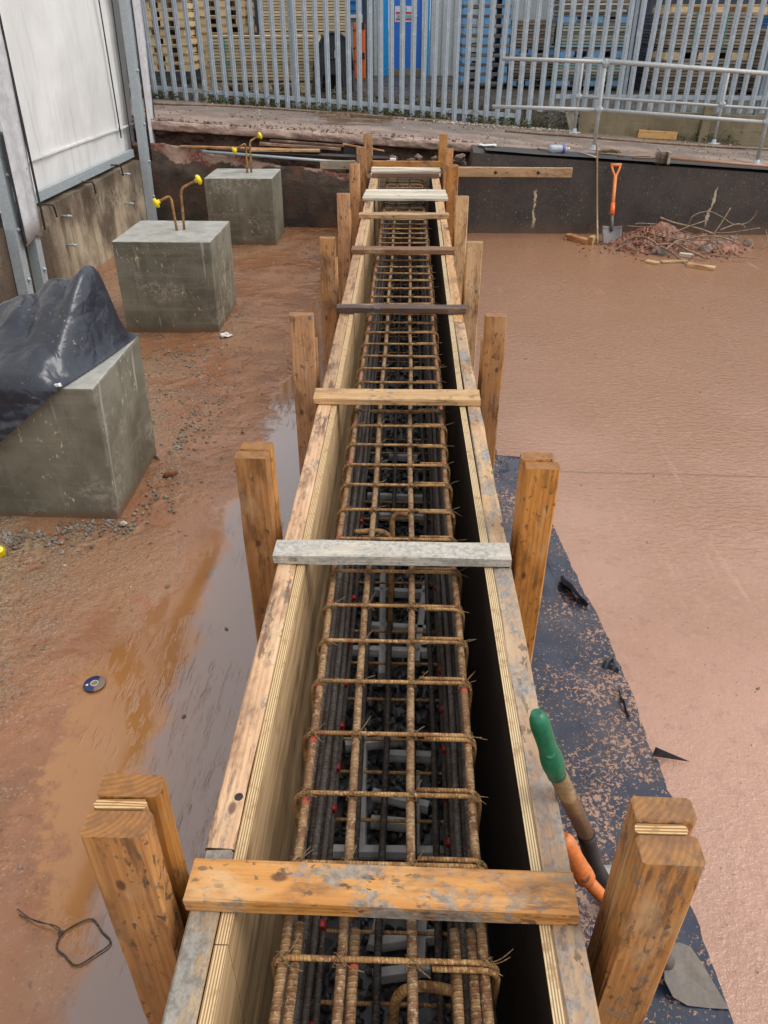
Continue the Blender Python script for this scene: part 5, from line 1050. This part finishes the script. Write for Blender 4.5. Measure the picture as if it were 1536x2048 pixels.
wire([(1228, 508, 7.1), (1232, 498, 7.2), (1260, 484, 7.3)], 'small bent wire at the left foot of the heap', .005)
wire([(1300, 508, 7.0), (1268, 500, 7.1), (1266, 490, 7.2), (1275, 512, 7.0)], 'thin loop of wire on the front clods', .004)
wire([(1532, 460, 7.5), (1534, 480, 7.4), (1525, 496, 7.3)], 'upright wire at the right edge beside the wall', .005)
wire([(1380, 474, 7.3), (1440, 474, 7.2), (1480, 490, 7.2)], 'level scrap bar under the loop', .008)
wire([(1300, 468, 7.4), (1360, 478, 7.25), (1410, 470, 7.3)], 'scrap bar half buried in the left of the heap', .007)
def off(x0, y0, x1, y1, w_, h_, mat, lab): board('timber_offcut', ZP(x0, y0, h_ / 2), ZP(x1, y1, h_ / 2), w_, h_, mat, None, label=lab, cat='offcut', group='timber offcuts on the flooded slab')
off(1135, 472, 1178, 484, .07, .05, W_orange, 'thick offcut left of the thin pole by the wall'); off(1180, 482, 1192, 476, .05, .07, W_yel, 'small upright pale offcut beside the thin pole')
off(1376, 529, 1431, 537, .06, .03, W_yel, 'pale offcut with rusty edge nearest the camera on the slab'); off(1293, 522, 1318, 527, .06, .02, W_yel, 'small flat offcut left in front of the heap'); off(1322, 524, 1372, 522, .05, .02, W_yel, 'flat offcut in the middle in front of the heap'); off(1360, 508, 1385, 512, .05, .03, W_pale, 'pale offcut under the curved bar')
# ================================================================== RIGHT-HAND FOREGROUND
def membrane():
    ol = [(.30, 3.72), (.44, 3.70), (.455, 3.40), (.462, 3.225), (.60, 3.225), (.625, 2.80), (.652, 2.45), (.676, 2.20), (.70, 2.06), (.715, 1.86), (.735, 1.67), (.728, 1.5), (.742, 1.42), (.737, 1.33), (.775, 1.235), (.705, 1.225), (.702, 1.05), (.712, .8), (.72, .2), (.72, -.8), (.30, -.8)]
    prof = sorted([(y, x) for x, y in ol[2:-1]], key=lambda q: q[0]); knots = [(-.8, .72), (.2, .72), (.8, .712), (1.05, .702), (1.222, .705), (1.232, .775), (1.33, .737), (1.42, .742), (1.5, .728), (1.67, .735), (1.86, .715), (2.06, .70), (2.20, .676), (2.45, .652), (2.80, .625), (3.218, .60), (3.226, .462), (3.40, .455), (3.72, .44)]
    ys = sorted(set([k[0] for k in knots] + [-.8 + .02 * k for k in range(227)])); V = []; mb = MB(); nx_ = 16
    for y in ys:
        xm = lerp(knots, y) + .007 * fbm((0, y, 0), 16) ; row = []
        for k in range(nx_ + 1):
            u = k / nx_; x = .305 + (xm - .305) * u; wr = abs(fbm((x * 2.2 + y * .9, y * 1.1, 0), 2.3, 3)); z = .0045 + .010 * max(0, .22 - wr) * 4 * min(1, 4 * (1 - u) + .12) + .018 * max(0, fbm((3, y, 8), 3.2, 3) - .08) * u ** 5
            row.append(mb.bm.verts.new((x, y, z)))
        V.append(row)
    for a_, b_ in zip(V, V[1:]):
        for k in range(nx_): mb.face([a_[k], a_[k + 1], b_[k + 1], b_[k]], None, True)
    for f in mb.bm.faces:
        f.normal_update()
        if f.normal.z < 0: f.normal_flip()
    t = thing('membrane', 'blue black polythene membrane spotted with mud, lying along the right of the formwork', 'membrane', (.5, 2, 0)); obj('sheet', mb, MEMB, t, recalc=False)
    def curl(a, b, h, w_, out=.6):
        m2 = MB(); a, b = Vector(a), Vector(b); d_ = (b - a); n_ = Vector((d_.y, -d_.x, 0)).normalized()
        if n_.x < 0: n_ = -n_
        m2.grid(lambda u, v: a + d_ * u + n_ * (w_ * v * out * math.sin(math.pi * (.15 + .85 * u)) - .012 * (1 - v)) + Vector((0, 0, .006 + h * math.sin(v * 2.4) * math.sin(math.pi * (.08 + .84 * u)) + .004 * math.sin(u * 14))), 14, 8); obj('curled_edge', m2, SHEET, t, recalc=False)
    a = ZP(1130, 1158, 0); b = ZP(1178, 1218, 0); curl((a.x, a.y, 0), (b.x, b.y, 0), .055, .07, -.7)
    a = ZP(1205, 1332, 0); b = ZP(1238, 1345, 0); curl((a.x, a.y, 0), (b.x, b.y, 0), .03, .04)
    a = ZP(1242, 1385, 0); b = ZP(1262, 1440, 0); curl((a.x, a.y, 0), (b.x, b.y, 0), .022, .022, -.6)
    a, b, c = ZP(1304, 1512, 0), ZP(1312, 1498, .03), ZP(1382, 1524, .004); m2 = MB(); m2.grid(lambda u, v: (a * (1 - u) + c * u) * (1 - v) + (b * (1 - u) + c * u) * v + Vector((0, 0, .022 * math.sin(v * 3.14) * (1 - u))), 10, 6); obj('torn_flap', m2, SHEET, t, recalc=False)
membrane()
# near shovels: green grip with wooden shaft, and orange grip
def dgrip(t, base, tip, r, grip_m, across):
    ax = (tip - base); ac = Vector(across).normalized()
    mb = MB(); mb.tube([base, base + ax * .18, base + ax * .3], r * 1.05, 14, rf=lambda k: 1.0 + .1 * k); 
    for sg_ in (-1, 1): mb.tube(curve([base + ax * .15, base + ax * .45 + ac * sg_ * .03, base + ax * .75 + ac * sg_ * .052, tip + ac * sg_ * .056], 5), r * .72, 10)
    mb.tube([tip - ac * .066, tip - ac * .03, tip, tip + ac * .03, tip + ac * .066], r * .92, 14, rf=lambda k: .9 + .2 * math.sin(3.14 * k)); return obj('d_grip', mb, grip_m, t)
# green: the grip is seen along its length, shaft runs down behind the rear of the big stake
S0 = ZP(1075, 1432, .79); S1 = ZP(1112, 1545, .66); S2 = ZP(1172, 1668, .42); S3 = ZP(1192, 1735, .30); S4 = ZP(1238, 1800, .06)
t = thing('shovel', 'shovel with green grip and wooden shaft leaning beside the right formwork rail', 'shovel', S4)
mb = MB(); GP = (.55, .88, 1., 1., .97, .95, .95, 1.0, 1.12, 1.18, 1.14, 1.02, .95); mb.tube([S0 + (S1 - S0) * (-.06 + 1.12 * k / 12) for k in range(13)], .0175, 18, rf=lambda k: GP[min(12, int(k * 12 + .01))]); mb.tube(curve([S0 * .9 + S1 * .1 + Vector((.008, .004, -.010)), S0 * .5 + S1 * .5 + Vector((.013, .009, -.020)), S1 + Vector((.004, .004, -.006))], 5), .008, 10); obj('grip', mb, GREEN, t)
p = S0 * .33 + S1 * .67; n_ = (_C - p).normalized(); mb = MB(); mb.lathe(p + n_ * .0198, [(0, .009), (.002, .009), (.003, .006)], 12, n_); obj('rivet', mb, GREEN, t)
mb = MB(); mb.tube([S1 - (S1 - S0) * .1, S2], .0165, 14); obj('shaft', mb, ASH, t); mb = MB(); mb.tube(curve([S2 - (S3 - S2) * .02, S3, S4], 4), .0185, 14, rf=lambda k: 1 - .25 * k); obj('socket', mb, RUBBER, t)
bl = [ZP(1196, 1738, .035), ZP(1240, 1730, .02), ZP(1310, 1850, .006), ZP(1230, 1880, .006)]
mb = MB(); mb.grid(lambda u, v: (bl[0] * (1 - u) + bl[1] * u) * (1 - v) + (bl[3] * (1 - u) + bl[2] * u) * v + Vector((0, 0, .012 * (2 * u - 1) ** 2 + .008)), 8, 8, thick=.003); obj('blade', mb, paint('muddy_pale_blade', (.33, .30, .26), .55, .5, (.24, .19, .14)), t)
# orange: short D grip pointing at the camera, big blade on the membrane right of the big stake
O0 = ZP(1128, 1676, .545); O1 = ZP(1172, 1758, .47); O2 = ZP(1206, 1795, .41); O3 = ZP(1295, 1880, .14)
t = thing('shovel', 'muddy shovel with orange grip behind the big right stake, its blade on the membrane', 'shovel', O3)
mb = MB(); GQ = (.6, .95, 1., 1., .98, .97, .97, 1., 1.03, 1.10, 1.12, 1.1, .7); mb.tube([O0 + (O1 - O0) * (-.05 + 1.15 * k / 12) for k in range(13)], .0165, 18, rf=lambda k: GQ[min(12, int(k * 12 + .01))]); mb.tube(curve([O0 * .9 + O1 * .1 + Vector((.006, .005, -.008)), (O0 + O1) * .5 + Vector((.010, .009, -.016)), O1 + Vector((.004, .004, -.006))], 5), .008, 10); obj('grip', mb, ORANGE, t)
p = O1 - (O1 - O0) * .05; n_ = (_C - p).normalized(); mb = MB(); mb.lathe(p + n_ * .0172, [(0, .009), (.003, .009), (.0035, .006)], 12, n_); obj('rivet', mb, paint('rivet_recess', (.25, .09, .04), .6), t)
mb = MB(); mb.tube([O1, O2, O3], .0125, 14); obj('shaft', mb, ORANGE, t)
zk = lambda y: .058 - .052 * (y - 1885) / 133.
K = [ZP(x, y, zk(y)) for x, y in ((1340, 1890), (1358, 1885), (1380, 1893), (1402, 1925), (1430, 1972), (1457, 2018), (1415, 2016), (1374, 2011), (1345, 1994), (1328, 1960), (1326, 1918))]
mb = MB(); cK = sum(K, Vector()) / len(K) - Vector((0, 0, .003)); ring = K; vc = mb.bm.verts.new(cK); r1 = [mb.bm.verts.new(cK + (p - cK) * .55 + Vector((0, 0, .001))) for p in ring]; r2 = [mb.bm.verts.new(p) for p in ring]; n = len(ring)
for i in range(n): mb.face([vc, r1[i], r1[(i + 1) % n]], None, False); mb.face([r1[i], r2[i], r2[(i + 1) % n], r1[(i + 1) % n]], None, False)
bmesh.ops.recalc_face_normals(mb.bm, faces=mb.bm.faces[:]); bmesh.ops.solidify(mb.bm, geom=mb.bm.faces[:], thickness=.004); obj('blade', mb, BLADE, t)
mb = MB(); mb.tube([O3, ZP(1335, 1925, .06)], .017, 12); obj('socket', mb, BLADE, t)
# ================================================================== LEFT-HAND SMALL THINGS
c = ZP(189, 1367, .006); t = thing('grinding_disc', 'blue and grey grinding disc lying in the muddy puddle', 'disc', c)
def m_disc():
    s = M('disc_face'); x, y, z = s.sep(s.P); a = s.math('ADD', s.math('SUBTRACT', x, c.x), s.math('MULTIPLY', s.math('SUBTRACT', s.noise(s.P, 40, 3), .5), .03)); return s.done(s.mix(s.smooth(a, .004, .008), (.022, .03, .10), (.17, .12, .085)), .3)
mb = MB(); mb.lathe(c, [(-.004, .034), (0, .034), (.001, .033), (.001, .012)], 32); obj('disc_body', mb, m_disc(), t); mb = MB(); mb.tube([c + Vector((.0115 * math.cos(k * .4488), .0115 * math.sin(k * .4488), .0015)) for k in range(14)], .0022, 6, closed=True); obj('centre_ring', mb, GALV, t); mb = MB(); mb.lathe(c, [(0, .009), (.0016, .009)], 16); obj('centre', mb, paint('mud_fill', (.27, .135, .055), .3), t)
mb = MB(); mb.box(c.x - .024, c.x - .017, c.y - .012, c.y - .005, .0072, .0085); obj('white_mark', mb, WHITE, t)
mb = MB(); q = [ZP(x, y, .006) for x, y in ((122, 1868), (150, 1850), (184, 1838), (203, 1862), (221, 1885), (190, 1910), (152, 1931), (130, 1912), (113, 1895))]; mb.tube(curve(q + [q[0]], 4)[:-1], .0021, 6, closed=True); mb.tube(curve([ZP(125, 1868, .008), ZP(112, 1852, .015), ZP(70, 1842, .01), ZP(34, 1818, .008)], 5), .0014, 5); mb.tube(curve([ZP(125, 1868, .008), ZP(100, 1850, .02), ZP(62, 1838, .012), ZP(38, 1830, .004)], 5), .0012, 5)
for k in range(4): mb.tube([ZP(122, 1866, .007) + Vector((.006 * math.cos(a + k), .006 * math.sin(a + k), .004 * math.sin(3 * a))) for a in [i * 1.05 for i in range(6)]], .0011, 4, closed=True)
obj('wire_loop', mb, SIDE, label='square loop of dark wire with twisted tail in the mud beside the big left stake', cat='wire')
def crumple(p, r, lab, name='white_rag'):
    mb = MB(); q = bmesh.ops.create_icosphere(mb.bm, subdivisions=3, radius=1)
    for v in q['verts']: k = 1 + .8 * fbm(v.co * 1.7 + Vector(p), 1., 4); v.co = Vector(p) + Vector((v.co.x * r * k, v.co.y * r * k * .7, max(-.005, v.co.z * r * .45 * k)))
    obj(name, mb, WHITE, label=lab, cat='rag')
crumple(ZP(450, 670, .015), .035, 'crumpled white rag at the foot of the middle concrete block'); crumple(ZP(116, 770, .632), .012, 'tiny white scrap of paper on the edge of the nearest block', 'paper_scrap')
c = ZP(-2, 1102, .015); mb = MB(); mb.lathe(c, [(-.012, .026), (-.006, .027), (0, .018), (.012, .016), (.018, .013)], 16, (.5, -.4, .75)); obj('bar_protector', mb, YEL, label='yellow plastic rebar cap lying on the gravel at the left edge', cat='protector')
for k, (x, y, r_, mt, lab) in enumerate(((247, 1047, .018, STONEP, 'pale stone at the front right corner of the nearest block'), (217, 1043, .013, STONE, 'small grey stone just left of the pale one'), (340, 948, .035, CLOD, 'flat red brick fragment right of the nearest block'), (315, 915, .022, RUBB, 'brown stone at the rear corner of the nearest block'), (130, 1132, .008, STONEP, 'light pebble in the sandy mud'), (49, 1155, .010, RUBB, 'dark pebble left in the sandy mud'), (335, 1174, .009, RUBB, 'brown pebble alone in the puddle'), (453, 1258, .008, RUBB, 'dark pebble in the grey part of the puddle'), (300, 1085, .007, RUBB, 'small dark pebble on the mud before the nearest block'), (368, 1433, .008, RUBB, 'dark pebble in the puddle near the formwork rail'), (262, 1175, .006, STONEP, 'tiny pale pebble beside the brown one in the puddle'), (40, 1735, .006, RUBB, 'dark pebble at the lower left edge'))):
    mb = MB(); mb.rock(ZP(x, y, r_ * .25), r_, .55, 2, .14); obj('pebble', mb, mt, label=lab, cat='stone')
mb = MB()
def sc_(x, y, r_, mat=None): mb.rock((x, y, r_ * .3 - .001), r_, .6, 1, .3)
for i in range(1500):
    k = rnd()
    if k < .22: sc_(random.gauss(-1.75, .2), 2.52 - abs(random.gauss(0, .07)), U(.004, .013))
    elif k < .34: sc_(U(-1.45, -1.12), 2.56 + random.gauss(0, .03), U(.003, .008))
    elif k < .45: sc_(-1.15 + abs(random.gauss(0, .08)), U(2.6, 3.9), U(.004, .011))
    elif k < .60: sc_(random.gauss(-1.35, .2), random.gauss(4.3, .35), U(.004, .012))
    elif k < .72: sc_(random.gauss(-1.05, .15), random.gauss(3.5, .5), U(.003, .010))
    elif k < .80: sc_(random.gauss(-.85, .18), random.gauss(7.3, .5), U(.004, .012))
    elif k < .85: sc_(-1.2 + random.gauss(0, .06), U(4.9, 5.6), U(.004, .011))
    else: sc_(-1.2 - abs(random.gauss(0, .3)), U(.7, 2.5), U(.002, .006))
obj('gravel', mb, STONE, kind='stuff', label='loose chippings and grit scattered over the left mud')

mb = MB()
for i in range(150): mb.rock((U(.75, 4.5), U(.6, 6.5), .001), U(.0025, .007), .6, 1, .35)
obj('grit', mb, RUBB, kind='stuff', label='scattered dark grit and twigs on the flooded slab')
